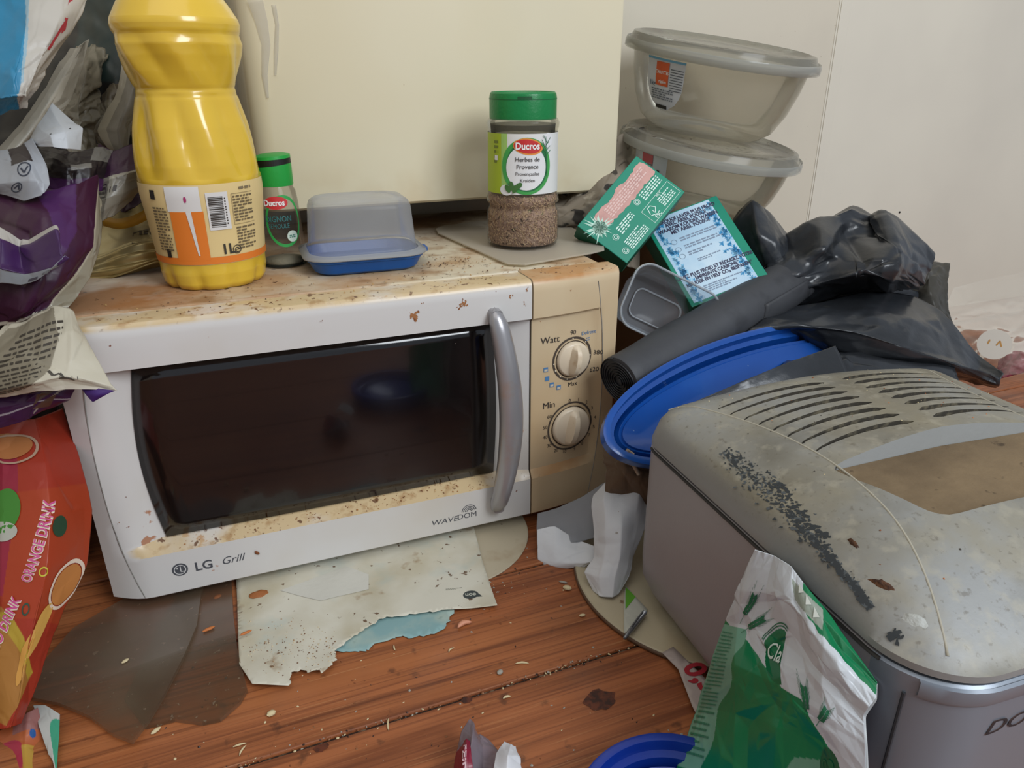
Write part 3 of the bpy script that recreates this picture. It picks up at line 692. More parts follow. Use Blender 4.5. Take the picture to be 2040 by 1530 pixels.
# ---- small spice jar half hidden behind the bottle
sx_, sy_ = UZ(563, 525, T)[:2]; sx_ += 0.002
S = thing('spice_jar', 'small glass spice jar with slanted green and black cap, half behind the juice bottle', 'spice jar', (sx_, sy_, T))
ps = prof(sx_, sy_, [(532, 36), (526, 42), (515, 44), (480, 43), (400, 40), (380, 38), (372, 34), (366, 33)])
ps = [(r, max(z, T+0.0002)) for r, z in ps]
obj('jar_body', *lathe(ps, 48, (sx_, sy_), cap1=False), jar_glass, S, auto=0.8)
obj('powder', *lathe([(ps[1][0]-0.002, T+0.0015), (ps[3][0]-0.002, T+0.005), (0.001, T+0.007)], 40, (sx_, sy_)), mat('onion_powder', '8f8874', 0.9, bump=(200, 0.6)), S, smooth=True)
obj('glass_base', *band(sx_, sy_, lambda z: ps[2][0]+0.0002, T+0.0010, T+0.0035, 0, 6.283, 40, 1), film('glass_base', '8a9088', 0.35, '4c524e', 0.1, 0.4), S)
zc = zat(sx_, sy_, 368); zh = zat(sx_, sy_, 318); rg = 35.5*depth((sx_, sy_, zc))/FPX
g2 = mat('cap_bright_green', '1f9a3c', 0.4, bump=(300, 0.1))
M = Matrix.Translation((sx_, sy_, 0))
c1 = lathe([(rg*0.98, zc), (rg, zc+0.001), (rg, zh-0.004)], 48, (sx_, sy_)); V = [(x, y, z) if z < zh-0.005 else (x, y, z+0.10*(x-sx_)) for x, y, z in c1[0]]
cs = obj('cap', V, c1[1], g2, S, auto=0.5)
c2 = lathe([(rg*0.99, zh-0.004), (rg*0.99, zh+0.0012)], 48, (sx_, sy_)); obj('cap_gap', [(x, y, z+0.10*(x-sx_)) for x, y, z in c2[0]], c2[1], ink('10130f'), cs)
c3 = lathe([(rg*1.0, zh+0.0012), (rg*0.98, zh+0.0038), (rg*0.7, zh+0.0050), (0.001, zh+0.0053)], 48, (sx_, sy_)); obj('cap_flap', [(x, y, z+0.06*(x-sx_)) for x, y, z in c3[0]], c3[1], g2, cs, auto=0.6)
fs = facing(sx_, sy_)
def sl2(name, VF, m_, off): return lay(name, VF, cyl_map(sx_, sy_, rz_of(ps, off), fs), m_, S, smooth=True)
zm = zfront(sx_, sy_, .019, 435); R0 = 0.0195
sl2('label_ring', disc2(0.004, zm-0.003, R0*0.84, 0.0225, 40, 2, r0=0.88), ink('2f9a48'), 0.0004)
sl2('brand_badge', disc2(-0.0015, zfront(sx_, sy_, .019, 405), 0.0105, 0.0056, 24, 2), ink('c22a2c'), 0.0006)
sl2('lettering', mv2(text2('Ducros', 0.0072, bold=0.03, sx=0.85), -0.0030, zfront(sx_, sy_, .019, 405)-0.0022), ink('e8e6e4'), 0.0009)
sl2('lettering', join2(mv2(text2('OIGNON', 0.0070, bold=0.01, sx=0.8), -0.0010, zfront(sx_, sy_, .019, 442)), mv2(text2('SEMOULE', 0.0055, sx=0.8), -0.0010, zfront(sx_, sy_, .019, 455))), ink('2b6a68'), 0.0006)
sl2('round_sticker', disc2(0.0100, zfront(sx_, sy_, .019, 472), 0.0050, 0.0050, 20, 1), ink('c8d6c8'), 0.0008)
sl2('small_print', micro2(0.0072, 0.0128, zfront(sx_, sy_, .019, 472)-0.0015, zfront(sx_, sy_, .019, 472)+0.0015, 2, 3), ink('3a7a68'), 0.0010)

# ---- butter dish
cx_, cy_ = UZ(724, 526, T)[:2]
B = thing('butter_dish', 'blue plastic butter dish under a frosted domed cover', 'butter dish', (cx_, cy_, T))
MB_ = Matrix.Translation((cx_, cy_, T+0.0002)) @ Matrix.Rotation(math.radians(-2), 4, 'Z') @ Matrix.Diagonal((0.91, 0.91, 0.95, 1))
blue = mat('dish_blue', '15549c', 0.35, spec=0.45, layers=(dict(c='2f6cae', scale=30, lo=0.5, hi=0.8, amt=0.4),))
obj('base', *xf(loft([(0.047, 0.036, 0.018, 0.0), (0.050, 0.039, 0.019, 0.002), (0.0545, 0.0435, 0.021, 0.0110), (0.0560, 0.0450, 0.022, 0.0118), (0.0560, 0.0450, 0.022, 0.0140), (0.0530, 0.0420, 0.020, 0.0140), (0.0490, 0.0380, 0.019, 0.0060), (0.001, 0.001, 0.001, 0.0060)], 8), MB_), blue, B, auto=0.5)
obj('handle_tab', *xf(loft([(0.007, 0.010, 0.004, 0.010), (0.007, 0.010, 0.004, 0.013)], 5), MB_ @ Matrix.Translation((0.0585, 0.0, 0))), blue, B)
frost = film('frosted_plastic', 'eef0f2', 0.30, 'e6e4e0', 0.25, 0.30, layers=(dict(c='c8c8c6', scale=5, lo=0.3, hi=0.5, up=(0.5, 0.9), amt=0.85),))
rim_r = [(0.0590, 0.0480, 0.026, 0.0143), (0.0595, 0.0485, 0.026, 0.0152), (0.0520, 0.0405, 0.024, 0.0175), (0.0510, 0.0395, 0.024, 0.0200), (0.0480, 0.0360, 0.022, 0.0560), (0.0460, 0.0340, 0.021, 0.0610), (0.0420, 0.0300, 0.020, 0.0640), (0.0350, 0.0240, 0.018, 0.0650), (0.001, 0.001, 0.001, 0.0650)]
cv = obj('cover', *xf(loft(rim_r, 8, (False, True)), MB_), frost, B, smooth=True)
lip = film('frosted_rim', 'dcdedf', 0.60, 'c8c8c8', 0.3, 0.3)
obj('cover_rim', *xf(loft([(0.0545, 0.0430, 0.025, 0.0160), (0.0600, 0.0490, 0.027, 0.0146), (0.0600, 0.0490, 0.027, 0.0158), (0.0530, 0.0415, 0.0245, 0.0182)], 8, (False, False)), MB_), lip, B, smooth=True)

# ---- thin plastic sheet under the herb jar
Vq = [UZ(*p, T+0.003) for p in ((868, 455), (884, 449), (1085, 424), (1105, 434), (1203, 487), (1204, 497), (1180, 503), (1046, 526), (1010, 524), (872, 463))]
o = obj('plastic_sheet', [tuple(v) for v in Vq]+[(v[0], v[1], v[2]-0.0016) for v in Vq], [tuple(range(10)), tuple(range(10, 20))[::-1]]+[(i, i+10, (i+1) % 10+10, (i+1) % 10) for i in range(10)],
        film('plastic_sheet', 'ece8de', 0.62, 'dcd4c4', 0.4, 0.08, layers=(dict(c='8a6a48', scale=30, lo=0.62, hi=0.75, amt=0.6),)))
bevel(o, 0.0006, 2); tag(o, 'thin milky plastic lid lying flat on the microwave under the herb jar', 'plastic lid')

# ================================================================ salad bowls by the wall
clear = film('bowl_plastic', 'e6e4dc', 0.22, 'bdb6a8', 0.12, 0.5, layers=(dict(c='b07838', scale=26, lo=0.70, hi=0.76, amt=0.5),), bump=(12, 0.15))
clear_lid = film('lid_plastic', 'e4e4dc', 0.42, 'b2b0a6', 0.15, 0.5, layers=(dict(c='9c9484', scale=14, lo=0.45, hi=0.7, up=(0.7, 0.95), amt=0.65), dict(c='4a3826', scale=150, lo=0.60, hi=0.64, up=(0.85, 0.97), amt=0.9)))
def bowl(name, label, c, tilt, R, H, lab_):
    M = Matrix.Translation(c) @ Matrix.Rotation(tilt[0], 4, (FF[0], FF[1], 0)) @ Matrix.Rotation(tilt[1], 4, (RR[0], RR[1], 0))
    t = thing(name, label, 'bowl', c, 'salad bowls by the wall')
    pb = [(R*0.56, 0), (R*0.62, 0.002), (R*0.72, H*0.12), (R*0.82, H*0.38), (R*0.885, H*0.68), (R*0.92, H*0.94), (R*0.97, H*0.97), (R*0.985, H)]
    obj('bowl_body', *xf(lathe(pb+[(R*0.90, H*0.97)], 72, cap1=False), M), clear, t, auto=0.8)
    pl = [(R*1.0, H*0.93), (R*1.015, H*0.95), (R*1.015, H+0.002), (R*1.0, H+0.0035), (R*0.985, H+0.0035), (R*0.97, H+0.006), (R*0.95, H+0.0110), (R*0.90, H+0.0120), (R*0.86, H+0.0085), (R*0.50, H+0.0075), (0.001, H+0.007)]
    L_ = obj('lid', *xf(lathe(pl, 72, cap0=False), M), clear_lid, t, auto=0.8)
    obj('lid_rim', *xf(lathe([(R*1.016, H*0.925), (R*1.024, H*0.935), (R*1.024, H+0.001), (R*1.012, H+0.0045), (R*1.0, H+0.0025)], 72, cap0=False, cap1=False), M), film('lid_rim', 'eceeea', 0.45, 'd6d6d0', 0.08, 1.0), L_, auto=0.8)  # whiter than the lid, bright rim highlights are put into the colour
    a0 = lab_
    def f(off):
        def g(P):
            o_ = []
            for x, z in P:
                r = float(np.interp(z, [p[1] for p in pb], [p[0] for p in pb]))+off; a = a0+x/(R*0.88); o_.append(M @ Vector((r*math.cos(a), r*math.sin(a), z)))
            return np.array(o_)
        return g
    return t, f, H, M
def bowl_label(t, f, H, full=True):
    n = 14; P = []; FF_ = []
    hw = 0.0250; z1 = H*0.90; z0 = H*0.28
    V = []
    for j in range(8):
        z = z0+(z1-z0)*j/7; q = hw*(math.sqrt(max(0.03, 1-(1-min(1, (z-z0)/(0.55*(z1-z0))))**2)))
        for i in range(9): V.append((-q+2*q*i/8, z))
    l = lay('label', (V, gfaces(9, 8)), f(0.0006), ink('c6cace'), t, smooth=True)
    if full:
        lay('blue_strip', rect2(-hw, hw, z1-0.0022, z1, 8, 1), f(0.0010), ink('6aa6c8'), l)
        lay('orange_badge', rect2(-0.0110, 0.0065, z0+(z1-z0)*0.48, z1-0.0035, 6, 3), f(0.0011), ink('cf5a2a'), l)
        lay('lettering', join2(mv2(text2('CAROTTES', 0.0046, bold=0.02, sx=0.78), -0.0022, z0+(z1-z0)*0.71), mv2(text2('r\u00e2p\u00e9es', 0.0050, bold=0.02, sx=0.8), -0.0010, z0+(z1-z0)*0.53)), f(0.0015), ink('e4ded6'), l)
        lay('barcode', join2(*[rect2(0.0085, hw*0.96, z0+(z1-z0)*(0.42+0.05*i), z0+(z1-z0)*(0.42+0.05*i)+0.0008, 3, 1) for i in range(9)]), f(0.0011), ink('50545a'), l)
        lay('small_print', micro2(-0.0175, 0.0140, z0+(z1-z0)*0.20, z0+(z1-z0)*0.42, 5, 3), f(0.0011), ink('6a7078'), l)
        lay('black_foot', rect2(-0.0110, 0.0060, z0+0.0015, z0+(z1-z0)*0.10, 6, 1), f(0.0012), ink('2c2a26'), l)
        lay('kilo_mark', mv2(text2('1kg', 0.0070, bold=0.02), -0.0160, z0+(z1-z0)*0.46), f(0.0012), ink('5a6a78'), l)
    else:
        lay('red_badge', rect2(-0.0100, 0.0065, z0+(z1-z0)*0.76, z1-0.001, 6, 2), f(0.0011), ink('b8545a'), l)
        lay('small_print', micro2(-0.0200, 0.0070, z0+(z1-z0)*0.30, z0+(z1-z0)*0.76, 9, 3), f(0.0011), ink('5a5650'), l)
        lay('dark_box', rect2(0.0125, 0.0165, z0+(z1-z0)*0.5, z0+(z1-z0)*0.66, 1, 1), f(0.0012), ink('26221e'), l)
DB = 0.895
cu_ = UD(1400, 258, DB); cl_ = UD(1382, 412, DB+0.005)
tu = bowl('salad_bowl', 'clear lidded salad bowl with an orange carrot label and dirt on its lid, on top', tuple(cu_), (math.radians(7.5), math.radians(7)), 0.1093, 0.0855, math.radians(200))
bowl_label(*tu[:3])
tl_ = bowl('salad_bowl', 'clear lidded salad bowl with a faded red label, under the other bowl', tuple(cl_), (math.radians(8.5), math.radians(6)), 0.1040, 0.0710, math.radians(193))
bowl_label(*tl_[:3], full=False)
# cardboard box carrying the bowls
ob = cl_
o = obj('cardboard_box', *box(ob[0]-0.070, ob[0]+0.085, ob[1]-0.060, 0.345, 0.0005, ob[2]-0.020), mat('cardboard', '8a6748', 0.85, layers=(dict(c='6b4c32', scale=9, lo=0.45, hi=0.75, amt=0.7),)))
bevel(o, 0.002, 2); tag(o, 'brown cardboard box standing against the wall under the salad bowls', 'box')
# ================================================================ bread machine
grime = (dict(c='756e5c', scale=7, lo=0.34, hi=0.58, detail=6, up=(0.2, 0.7), amt=0.9), dict(c='8f866e', scale=22, lo=0.45, hi=0.68, detail=6, seed=4, up=(0.3, 0.8), amt=0.6), dict(c='5e594c', scale=15, lo=0.52, hi=0.68, detail=8, seed=14, up=(0.3, 0.8), amt=0.6),
         dict(c='5c5446', scale=260, lo=0.60, hi=0.70, up=(0.2, 0.7), amt=0.5), dict(c='a39d8c', scale=90, lo=0.54, hi=0.68, up=(0.3, 0.8), amt=0.45, seed=8))
silver = mat('silver_plastic', '8f908e', 0.52, metal=0.15, spec=0.5, layers=grime, bump=(120, 0.12))
silver_side = mat('silver_side', 'a09c9f', 0.42, metal=0.1, spec=0.5, layers=(dict(c='8a8484', scale=3, lo=0.4, hi=0.7, amt=0.6), dict(c='b8b0a4', scale=60, lo=0.72, hi=0.75, amt=0.5)), bump=(400, 0.05))
silver_front_lit = mat('silver_front_lit', '848d98', 0.33, metal=0.3, spec=0.5, layers=(dict(c='7a7a7c', scale=5, lo=0.45, hi=0.75, amt=0.5),))  # bluish cast of the window light is put into the front colour
BX0, BX1, BY0, BY1, SZ = 0.3975, 0.6750, -0.3985, -0.1260, 0.1490
bcx, bcy = (BX0+BX1)/2, (BY0+BY1)/2; hx, hy = (BX1-BX0)/2, (BY1-BY0)/2
BM = thing('bread_machine', 'silver grey bread machine with slotted domed lid and brown window, caked in dust', 'bread machine', (bcx, bcy, 0))
def bm_ring(ins, n=14, bow=1.0):
    """plan outline: straight sides, soft front corners, front face bowed outwards"""
    o = []; x = hx-ins; y = hy-ins
    rb, rf = max(0.004, 0.022-ins*0.6), max(0.006, 0.040-ins*0.5)
    for k, (sx, sy, r) in enumerate(((1, 1, rb), (-1, 1, rb), (-1, -1, rf), (1, -1, rf))):
        for i in range(n+1): a = math.pi/2*k+math.pi/2*i/n; o.append([sx*(x-r)+r*math.cos(a), sy*(y-r)+r*math.sin(a)])
    # subdivide the straights
    P = []
    for i in range(len(o)):
        a, b = o[i], o[(i+1) % len(o)]; P.append(a); d = math.hypot(b[0]-a[0], b[1]-a[1])
        if d > 0.03:
            for t in np.linspace(0, 1, 26)[1:-1]: P.append([a[0]+(b[0]-a[0])*t, a[1]+(b[1]-a[1])*t])
    for p in P:
        if p[1] < -y*0.4: p[1] -= bow*0.0015*max(0, 1-(p[0]/(x*0.98))**2)*min(1, (-p[1]-y*0.4)/(y*0.5))
    return [(bcx+p[0], bcy+p[1]) for p in P]
NR = len(bm_ring(0))
def shell(zs, caps=(True, True)):
    V = []; F = gfaces(NR, len(zs), True)
    for ins, z in zs:
        r = bm_ring(ins); V += [(x, y, z) for x, y in r]
    if caps[0]: F.append(tuple(range(NR))[::-1])
    if caps[1]: F.append(tuple(range((len(zs)-1)*NR, len(zs)*NR)))
    return V, F
bd = obj('body', *shell([(0.020, 0.006), (0.014, 0.009), (0.008, 0.018), (0.001, 0.034), (0.0, 0.05), (0.0, SZ-0.0015), (0.0012, SZ-0.0003), (0.006, SZ-0.0003), (0.006, SZ-0.004)]), [silver_side, silver_front_lit], BM, auto=0.6)
for p in bd.data.polygons:
    if p.center[1] < BY0+0.035: p.material_index = 1
for x in (BX0+0.035, BX1-0.035):
    for y in (BY0+0.04, BY1-0.03): obj('foot', *lathe([(0.010, 0.0047), (0.011, 0.006), (0.011, 0.0090)], 16, (x, y)), ink('201d1a'), BM)
def xcr(y):   # left crease line of the lid as a function of depth position
    t = (y-BY0)/(BY1-BY0); return BX0+0.008+0.0465*math.sin(math.pi*min(1, max(0, t*0.93+0.02)))**0.85
def lid_z(x, y):
    t = min(1, max(0, (y-BY0)/(BY1-BY0))); u = abs(x-bcx)/hx
    ridge = 1-abs(bcx-xcr(y))/hx   # crease position from the edge, 0..1
    cu = (bcx-xcr(y))/hx
    side = SZ+0.017; top = SZ+0.0385*(0.62+0.38*math.sin(math.pi*min(1, t*0.80+0.12)))+0.002
    dome = top+0.0085*math.cos(min(1, u/max(cu, 0.3))*math.pi/2)
    if u > cu:
        q = (u-cu)/(1-cu+1e-6); z = dome-(top-side)*q**1.9
    else: z = dome+0.0012*min(1, (cu-u)/0.03)
    # roll down to the front and the back
    z -= 0.030*max(0, 1-t/0.34)**2.2 + 0.010*max(0, (t-0.90)/0.10)**2
    return max(z, SZ+0.006)
def lid_mesh():
    V = []; F = []; outer = bm_ring(0.0)
    for ins, z in ((0.002, SZ+0.0012), (0.0, SZ+0.0022), (0.0, SZ+0.006)): V += [(x, y, z) for x, y in bm_ring(ins)]
    K = 44
    for k in range(1, K+1):
        s = 1-(k/K)
        e = 1-s
        for (x, y) in outer:
            X = bcx+(x-bcx)*s; Y = bcy-0.006+(y-bcy+0.006)*s; z = lid_z(X, Y)
            b = min(1, e/0.055); z = SZ+0.006+(z-SZ-0.006)*math.sqrt(max(0, 1-(1-b)**2)); V.append((X, Y, z))
    F = gfaces(NR, K+3, True); F.append(tuple(range(NR))[::-1])
    return V, F
cut_m = mat('vent_dark', '3a352c', 0.8, layers=(dict(c='6b6350', scale=120, lo=0.5, hi=0.65),))
lv, lf = lid_mesh()
tmp = obj('lid', lv, lf, [silver, cut_m], BM, smooth=True)
import bmesh
bmm = bmesh.new(); bmm.from_mesh(tmp.data); bmesh.ops.remove_doubles(bmm, verts=bmm.verts, dist=1e-5); bmesh.ops.recalc_face_normals(bmm, faces=bmm.faces); bmm.to_mesh(tmp.data); bmm.free()
# louvre slots: two combs either side of a middle rib
slots = []
for i in range(8):
    y = -0.1640-0.0118*i
    slots.append(('L', y, 0.4365+0.0022*i, 0.5270)); slots.append(('R', y+0.001, 0.5450, 0.6345-0.0010*i))
V = []; F = []; drop = []
for side, y, xa, xb in slots:
    top = []; n = 12
    for i in range(n+1):
        t = i/n; x = xa+(xb-xa)*t; s_ = t if side == 'L' else 1-t
        hw = 0.0005+0.0026*s_**0.7; e = min(1, (1-s_)/0.06); hw *= math.sqrt(max(0.05, 1-(1-e)**2)); yy = y-0.004*(1-(2*s_-1)**2)*(-1)
        top.append((x, yy-hw, yy+hw))
    k = len(V)
    for x, y0_, y1_ in top:
        zt_ = lid_z(x, y)
        V += [(x, y0_, zt_-0.0045), (x, y1_, zt_-0.0045), (x, y1_, zt_+0.004), (x, y0_, zt_+0.004)]
    for i in range(n):
        for j in range(4): F.append((k+4*i+j, k+4*i+(j+1) % 4, k+4*i+4+(j+1) % 4, k+4*i+4+j))
    F += [(k, k+3, k+2, k+1), (k+4*n, k+4*n+1, k+4*n+2, k+4*n+3)]
# window pocket, wider to the rear
wx0, wx1 = 0.4620, 0.6080; P = []
def wout(ins=0.0):
    c = [(0.4475+ins, -0.2665-ins), (bcx, -0.2625-ins), (0.6225-ins, -0.2665-ins), (0.6060-ins, -0.3300+ins), (bcx, -0.3340+ins), (0.4640+ins, -0.3300+ins)]
    o = []
    for i in range(6):
        a = np.array(c[i-1]); b = np.array(c[i]); d = np.array(c[(i+1) % 6]); r = 0.012 if i in (3, 5) else 0.006
        if i in (1, 4): o.append(tuple(b)); continue
        u = (a-b)/np.linalg.norm(a-b); v = (d-b)/np.linalg.norm(d-b)
        for t in np.linspace(0, 1, 5): q = (b+u*r)*(1-t)**2+2*b*t*(1-t)+(b+v*r)*t*t; o.append(tuple(q))
    return o
wo = wout(); k = len(V); n = len(wo)
_za = lid_z(bcx, -0.2650)-0.0125; _zb = lid_z(0.47, -0.3320)-0.0025; wz = lambda y: _zb+(y+0.3320)*(_za-_zb)/0.067
V += [(x, y, wz(y)) for x, y in wo]+[(x+0.10*(x-bcx), y+(0.007 if y > -0.3 else -0.001), 0.2150) for x, y in wo]
F += [tuple(range(k, k+n))[::-1], tuple(range(k+n, k+2*n))]+[(k+i, k+(i+1) % n, k+n+(i+1) % n, k+n+i) for i in range(n)]
cutme = bpy.data.meshes.new('cut'); cutme.from_pydata([tuple(map(float, v)) for v in V], [], F)
cutme.materials.append(silver); cutme.materials.append(cut_m)
for p in cutme.polygons: p.material_index = 1 if p.index < len(F)-(n+2) else 0
b2 = bmesh.new(); b2.from_mesh(cutme); bmesh.ops.recalc_face_normals(b2, faces=b2.faces); b2.to_mesh(cutme); b2.free()
cuto = bpy.data.objects.new('cut', cutme); COL.objects.link(cuto)
md = tmp.modifiers.new('slots', 'BOOLEAN'); md.operation = 'DIFFERENCE'; md.object = cuto; md.solver = 'EXACT'
dg = bpy.context.evaluated_depsgraph_get(); nm = bpy.data.meshes.new_from_object(tmp.evaluated_get(dg))
tmp.modifiers.clear(); tmp.data = nm; bpy.data.objects.remove(cuto)
bmm = bmesh.new(); bmm.from_mesh(nm)
for f in bmm.faces: f.smooth = True
for e in bmm.edges: e.smooth = not (len(e.link_faces) != 2 or e.calc_face_angle(0) > 0.5)
bmm.to_mesh(nm); bmm.free()
lid = tmp
V = [(x, y, wz(y)+0.0006) for x, y in wout(0.0003)]
cxy = (bcx, -0.298, wz(-0.298)+0.0006); V.append(cxy)
win = obj('window', V, [(i, (i+1) % n, n)[::-1] for i in range(n)], mat('dusty_window', '75634b', 0.65, spec=0.25, layers=(dict(c='7d6a50', scale=40, lo=0.4, hi=0.65), dict(c='3e3226', scale=90, lo=0.66, hi=0.72, amt=0.8), dict(c='4c3d2c', scale=12, lo=0.45, hi=0.7, seed=5, amt=0.7)), bump=(200, 0.3)), BM, smooth=True)
win['label'] = 'brown dust-covered viewing window'
# crease mouldings on the lid
for sgn in (1, -1):
    P = []
    for t in np.linspace(0.03, 0.985, 60):
        y = BY0+(BY1-BY0)*t; x = xcr(y); x = x if sgn == 1 else 2*bcx-x; P.append((x, y, lid_z(x, y)-0.0001))
    P = [p for p in P if p[2] > SZ+0.008]
    obj('crease_moulding', *tube(P, 0.0008, 6), mat('moulding_dusty', 'a09a8a', 0.6) if sgn == 1 else bpy.data.materials['moulding_dusty'], lid, smooth=True)
# mesh behind the slots
scr = [(0.44, -0.16), (0.635, -0.16), (0.635, -0.252), (0.44, -0.252)]
# scuffs and stuck-on dirt (wear with shapes of its own)
def on_lid(off):
    return lambda P: np.array([(x, y, lid_z(x, y)+off) for x, y in P])
BROT = math.radians(-3.0)
_c, _s = math.cos(BROT), math.sin(BROT)
BM_OFF = np.array([0.4000-(bcx+(BX0-bcx)*_c-(BY1-bcy)*_s), -0.1280-(bcy+(BX0-bcx)*_s+(BY1-bcy)*_c)])   # back-left corner stays put
def bm_local(p):
    x = p[0]-BM_OFF[0]-bcx; y = p[1]-BM_OFF[1]-bcy; return (bcx+x*_c+y*_s, bcy-x*_s+y*_c)
def pxlid(px, py):
    z = 0.185
    for _ in range(12): p = bm_local(UZ(px, py, z)); z = 0.5*z+0.5*lid_z(p[0], p[1])
    return p[0], p[1]
rs_ = random.Random(11); scuff = ink('2e3234', 0.8); blobs = {'scuff_mark': [], 'brown_residue': []}
def blob(c, r, irr=0.35, n=11, ex=1.0, rot=0.0):
    P = []
    for i in range(n):
        a = 2*math.pi*i/n; q = r*(1-irr+irr*2*rs_.random()); x = q*ex*math.cos(a); y = q*math.sin(a); P.append((c[0]+x*math.cos(rot)-y*math.sin(rot), c[1]+x*math.sin(rot)+y*math.cos(rot)))
    return P+[c], [(i, (i+1) % n, n) for i in range(n)]
path = [(1440, 900, 10), (1475, 925, 16), (1500, 955, 22), (1530, 975, 24), (1560, 1000, 24), (1585, 1035, 18), (1610, 1065, 13), (1640, 1095, 10), (1665, 1125, 8), (1690, 1155, 7), (1715, 1185, 6), (1735, 1210, 5)]
dk = []; dk2 = []
for i in range(len(path)-1):
    for q in range(70):
        t = rs_.random(); px = path[i][0]*(1-t)+path[i+1][0]*t; py = path[i][1]*(1-t)+path[i+1][1]*t; w_ = path[i][2]*(1-t)+path[i+1][2]*t
        g = rs_.gauss(0, 0.55)*w_; x, y = pxlid(px+g*0.8, py-g*0.8)
        (dk if rs_.random() < 0.6 else dk2).append(blob((x, y), rs_.uniform(0.0002, 0.0008), 0.7, 7, rs_.uniform(1, 2.6), rs_.uniform(-2.0, -1.0)))
for i in range(60):
    t = rs_.random(); x, y = pxlid(1540+120*t*0.9+rs_.gauss(0, 5), 955+125*t+rs_.gauss(0, 5)); dk.append(blob((x, y), rs_.uniform(0.0004, 0.0011), 0.5, 8, 1.8, -1.2))
for i in range(26): x, y = pxlid(1782+rs_.gauss(0, 6), 1268+rs_.gauss(0, 5)); dk.append(blob((x, y), rs_.uniform(0.0004, 0.0010), 0.5, 8))
o = lay('scuff_marks', join2(*dk), on_lid(0.0003), scuff, lid); o['kind'] = 'stuff'
o = lay('grey_scuffs', join2(*dk2), on_lid(0.0002), ink('4d5254', 0.8), lid); o['kind'] = 'stuff'
br = mat('brown_residue', '5d3a1e', 0.8, layers=(dict(c='3a2010', scale=200, lo=0.45, hi=0.6),), bump=(200, 0.8))
def lump(name, px, py, L_, W_, rot, m_, h=0.0012):
    x, y = pxlid(px, py); V = []; n = 14
    ring1 = blob((x, y), W_, 0.25, n, L_/W_, rot)[0]
    V = [(a, b, lid_z(a, b)-0.0002) for a, b in ring1[:-1]]+[(x+(a-x)*0.6, y+(b-y)*0.6, lid_z(a, b)+h*rs_.uniform(0.6, 1.1)) for a, b in ring1[:-1]]+[(x, y, lid_z(x, y)+h)]
    return obj(name, V, gfaces(n, 2, True)+[(n+i, n+(i+1) % n, 2*n) for i in range(n)], m_, lid, smooth=True)
lump('brown_residue', 1757, 1165, 0.0068, 0.0016, -1.15, br); lump('brown_residue', 1700, 1083, 0.0040, 0.0011, -1.6, br)
lump('white_residue', 1822, 1235, 0.0060, 0.0028, -1.0, mat('white_residue', 'a9aaa4', 0.6, bump=(150, 0.8)), 0.0010)
# front: seam strip and groove
P = [(x, y) for x, y in bm_ring(-0.0006) if y < BY0+0.016]
P = sorted(P, key=lambda p: p[0])
V = []
for x, y in P: V += [(x, y, SZ-0.0115), (x, y-0.0012, SZ-0.0095), (x, y-0.0012, SZ-0.0022), (x, y, SZ-0.0008)]
obj('front_lip', V, gfaces(4, len(P)), silver_front_lit, BM, auto=0.6)
P = sorted([(x, y) for x, y in bm_ring(-0.0004) if y < BY0+0.030 and x < bcx], key=lambda p: abs(p[0]-0.4035))
gx, gy = P[0]; obj('front_groove', *tube([(gx, gy, 0.02), (gx, gy, SZ-0.012)], 0.0009, 6), ink('33363a'), BM)
V, F = tube([(p[0]-0.0003, p[1], SZ-0.0012) for p in sorted([q for q in bm_ring(0.0) if q[1] > BY0+0.02 and q[0] < BX0+0.002], key=lambda q: q[1])], 0.0011, 6)
obj('lid_seam', V, F, ink('2a2826'), BM)
fy = lambda x: min(q[1] for q in bm_ring(0.0) if abs(q[0]-x) < 0.02)
# maker's name on the bowed front
def frontmap(off):
    R_ = sorted([(q[0], q[1]) for q in bm_ring(0.0) if q[1] < bcy-0.08]); X = [q[0] for q in R_]; Y = [q[1] for q in R_]
    return lambda P: np.array([(x, float(np.interp(x, X, Y))-off, z) for x, z in P])
c = UY(1962, 1471, BY0-0.006); cl = bm_local(c); c = (cl[0], cl[1], c[2])
lay('lettering', mv2(text2('DOMO', 0.0120, shear=0.3, sx=1.4, align='LEFT'), c[0], c[2]), frontmap(0.0005), ink('23262b'), BM)
BM.rotation_euler = (0, 0, BROT); BM.location = (bcx+BM_OFF[0], bcy+BM_OFF[1], 0)
# ================================================================ clutter between microwave and bread machine
def sheet2(name, poly, zf, m, step=0.006, parent=None, thick=0.0, jag=0.0, seed=1, smooth=True):
    """flat-lying torn or cut sheet from a plan outline, with inner points so that it can undulate"""
    r = random.Random(seed); P = []
    for i in range(len(poly)):
        a, b = np.array(poly[i][:2]), np.array(poly[(i+1) % len(poly)][:2]); j_ = poly[i][2] if len(poly[i]) > 2 else jag; L = np.linalg.norm(b-a); k = max(1, int(L/0.0025)) if j_ else max(1, int(L/step))
        for q in range(k):
            p = a+(b-a)*q/k
            if j_ and q: p = p+np.array([r.gauss(0, j_), r.gauss(0, j_)])
            P.append(Vector(p))
    n = len(P); xs = [p[0] for p in P]; ys_ = [p[1] for p in P]; I = []
    def inside(x, y):
        c = False
        for i in range(n):
            a, b = P[i], P[i-1]
            if (a[1] > y) != (b[1] > y) and x < (b[0]-a[0])*(y-a[1])/(b[1]-a[1])+a[0]: c = not c
        return c
    x = min(xs)+step/2
    while x < max(xs):
        y = min(ys_)+step/2
        while y < max(ys_):
            q = (x+r.uniform(-.2, .2)*step, y+r.uniform(-.2, .2)*step)
            if inside(*q): I.append(Vector(q))
            y += step
        x += step
    vs_, _, fs_, *_ = delaunay_2d_cdt(P+I, [(i, (i+1) % n) for i in range(n)], [], 1, 1e-6)
    o = obj(name, [(v[0], v[1], zf(v[0], v[1])) for v in vs_], fs_, m, parent, smooth=smooth)
    if thick: solid(o, thick)
    return o
